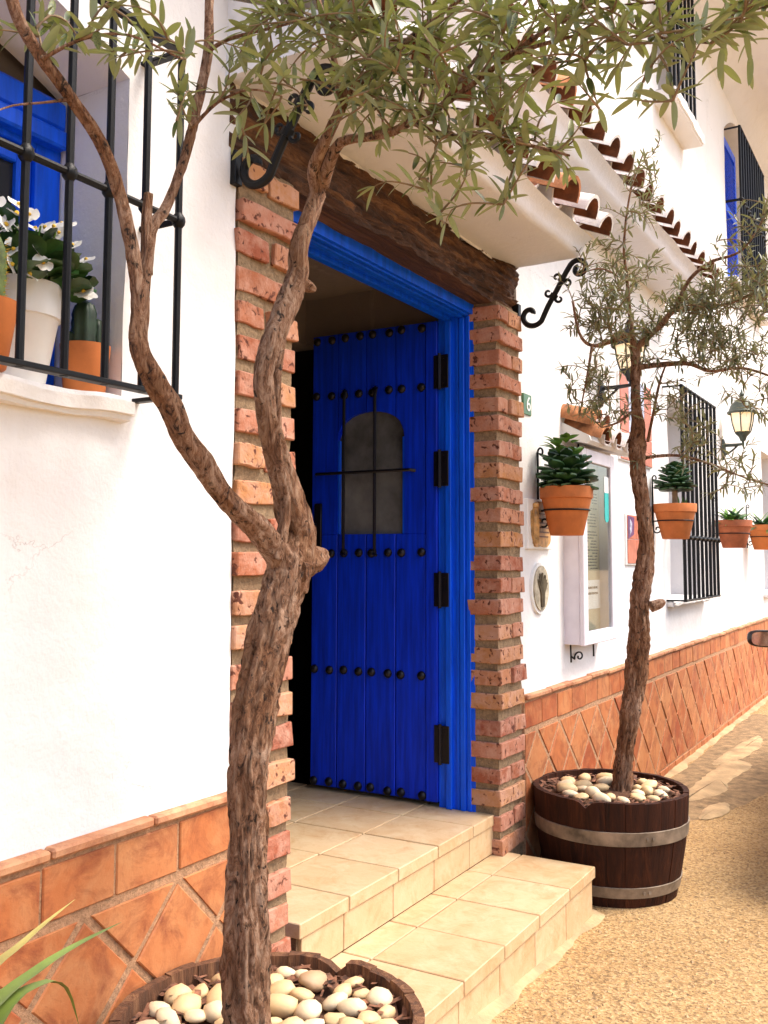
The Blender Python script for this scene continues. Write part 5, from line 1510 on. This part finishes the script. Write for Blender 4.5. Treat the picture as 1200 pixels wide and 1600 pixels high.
n2 = olive('olive_tree', 'smaller olive tree with single crooked trunk in the dark barrel right of the steps', (4.15, -0.40, 0.38), [p[:3]+(p[3]*0.84,) for p in T2TR], [[(4.195,-.53,1.20,.03),(4.225,-.565,1.215,.024),(4.235,-.578,1.225,.012)]], T2B, [b[:6]+(int(b[6]*(2.3 if b[1] < -.7 else 2.8)),) for b in B2+[(4.0,-.46,2.42,.13,.1,.12,8)]], 9, 0.044, LEAF2, 15, 0.018, 0.0022, 300, 48, 0.46, 0.20)
print('leaves', n1, n2)

# ------------------------------------------------------------------ parked car beyond the right edge of the picture
t = thing('parked_car', 'dark parked car at the right edge, only its wing mirror in view', 'car', (6.25, -1.90, 0))
CX, CY = 6.2, -1.82
def CO(m_, name, mat, par=t, sm=40):
    return m_.obj(name, mat, par, sm)
side = [(-1.8,.28),(-1.84,.42),(-1.80,.60),(-1.66,.70),(-0.75,.84),(-0.55,.88),(1.55,.92),(1.75,.86),(1.82,.62),(1.80,.34),(1.70,.26)]
def loft(sideprof, hw, mat, name, inset=0.06):
    m_ = MB(); n = len(sideprof); rows = [(-hw, inset), (-hw+0.03, inset*.3), (-hw*.5, 0), (hw*.5, 0), (hw-.03, inset*.3), (hw, inset)]
    vs = []
    cx = sum(p[0] for p in sideprof)/n; cz = sum(p[1] for p in sideprof)/n
    for y, ins in rows:
        for x, z in sideprof:
            k = 1-ins/1.2
            vs.append((cx+(x-cx)*k, y, cz+(z-cz)*k))
    fs = [(i*n+j, i*n+(j+1)%n, (i+1)*n+(j+1)%n, (i+1)*n+j) for i in range(len(rows)-1) for j in range(n)]
    fs += [tuple(range(n)), tuple((len(rows)-1)*n+j for j in range(n))]
    m_.add(vs, fs); return CO(m_, name, mat)
loft(side, 0.80, CARP, 'body')
cab = [(-0.62,.87),(-0.10,1.32),(0.15,1.40),(0.95,1.40),(1.25,1.32),(1.58,.91)]
loft(cab, 0.70, CARP, 'cabin', 0.10)
for s in (-1, 1):
    m = MB(); m.prism([(-0.40,.93),(-0.03,1.28),(0.45,1.32),(0.45,.93)], s*0.655, s*0.706, 1); CO(m, 'side_window', CGLASS)
    m = MB(); m.prism([(0.52,.93),(0.52,1.32),(0.95,1.31),(1.30,.95)], s*0.655, s*0.706, 1); CO(m, 'side_window', CGLASS)
    m = MB(); m.box(-1.83, -1.70, s*0.52-0.13, s*0.52+0.13, .55, .68, 0.02); CO(m, 'headlight', CHROME)
m = MB(); m.add([(-0.60,-.60,.905),(-0.60,.60,.905),(-0.13,.56,1.315),(-0.13,-.56,1.315)], [(0,1,2,3)]); m.v = [(v[0]-0.012, v[1], v[2]+0.012) for v in m.v]; CO(m, 'windscreen', CGLASS)
m = MB(); m.box(-1.90, -1.78, -.74, .74, .28, .44, 0.03); CO(m, 'bumper', RUBB)
for x in (-1.15, 1.15):
    for s in (-1, 1):
        m = MB(); m.lathe([(0.19,-.09),(0.29,-.09),(0.31,-.06),(0.315,0),(0.31,.06),(0.29,.09),(0.19,.09)], (0,0,0), 28)
        m.v = [(x+v[0], s*0.73+v[2], 0.315+v[1]) for v in m.v]; wh = CO(m, 'wheel', RUBB)
        m = MB(); m.lathe([(0.0001,.04),(0.06,.05),(0.15,.03),(0.20,.075),(0.20,-.07),(0.0001,-.07)], (0,0,0), 20)
        m.v = [(x+v[0], s*(0.73+v[2]), 0.315+v[1]) for v in m.v]; m.obj('rim', HOOP, wh, 40)
for s in (1, -1):
    bm = bmesh.new(); bmesh.ops.create_uvsphere(bm, u_segments=18, v_segments=12, radius=1)
    for v in bm.verts:
        c = v.co; e = 0.62
        f = lambda q: math.copysign(abs(q)**e, q)
        v.co = Vector((-0.10+0.035*f(c.x), s*(1.185+0.125*f(c.y)), 0.935+0.052*f(c.z)))
    m = MB(); m.bm(bm); mi = CO(m, 'wing_mirror', CARP, t, 'all')
    m = MB(); m.tube([(-0.08, s*0.70, .90), (-0.09, s*0.90, .90), (-0.10, s*1.10, .925)], [.02, .018, .022], 8); m.obj('mirror_arm', CARP, mi, 40)
    n = 24; m = MB(); pts = [(0.092*math.copysign(abs(cos(2*pi*i/n))**.6, cos(2*pi*i/n)), 0.042*math.copysign(abs(sin(2*pi*i/n))**.6, sin(2*pi*i/n))) for i in range(n)]
    m.prism([(s*1.185+a, .935+b) for a, b in pts], -0.068, -0.0655, 0); m.obj('mirror_glass', CHROME, mi)
    m = MB(); m.prism([(s*1.185+a, .935+b) for a, b in pts], -0.139, -0.1345, 0); m.obj('mirror_cover', CHROME, mi)

# ------------------------------------------------------------------ loose grit on the paving
r = random.Random(77); m = MB()
for k in range(5200):
    x = r.uniform(2.3, 6.0); y = -0.42-1.3*r.random()**1.3
    if y > -0.44 and x < 3.85: continue
    if (x-BL2[0])**2+(y-BL2[1])**2 < 0.085: continue
    q = r.uniform(.0018, .0048) if r.random() < .96 else r.uniform(.005, .009); z = gz(x, y)+0.006*nz(x, y, 0, 1.7)
    a = r.uniform(0, 6.28); vs = []
    for i in range(4):
        b = a+i*pi/2+r.uniform(-.3, .3); vs.append((x+q*cos(b)*1.3, y+q*sin(b), z-.001))
    vs.append((x+r.uniform(-.3, .3)*q, y+r.uniform(-.3, .3)*q, z+q*r.uniform(.6, 1.1)))
    m.cur = 0 if r.random() < .55 else (1 if r.random() < .7 else 2)
    m.add(vs, [(0, 1, 4), (1, 2, 4), (2, 3, 4), (3, 0, 4)])
tag(m.obj('grit', [CEM, PEBBR, SHADEGRIT]), 'loose tan grit scattered over the paving beside the steps', 'grit', kind='stuff')
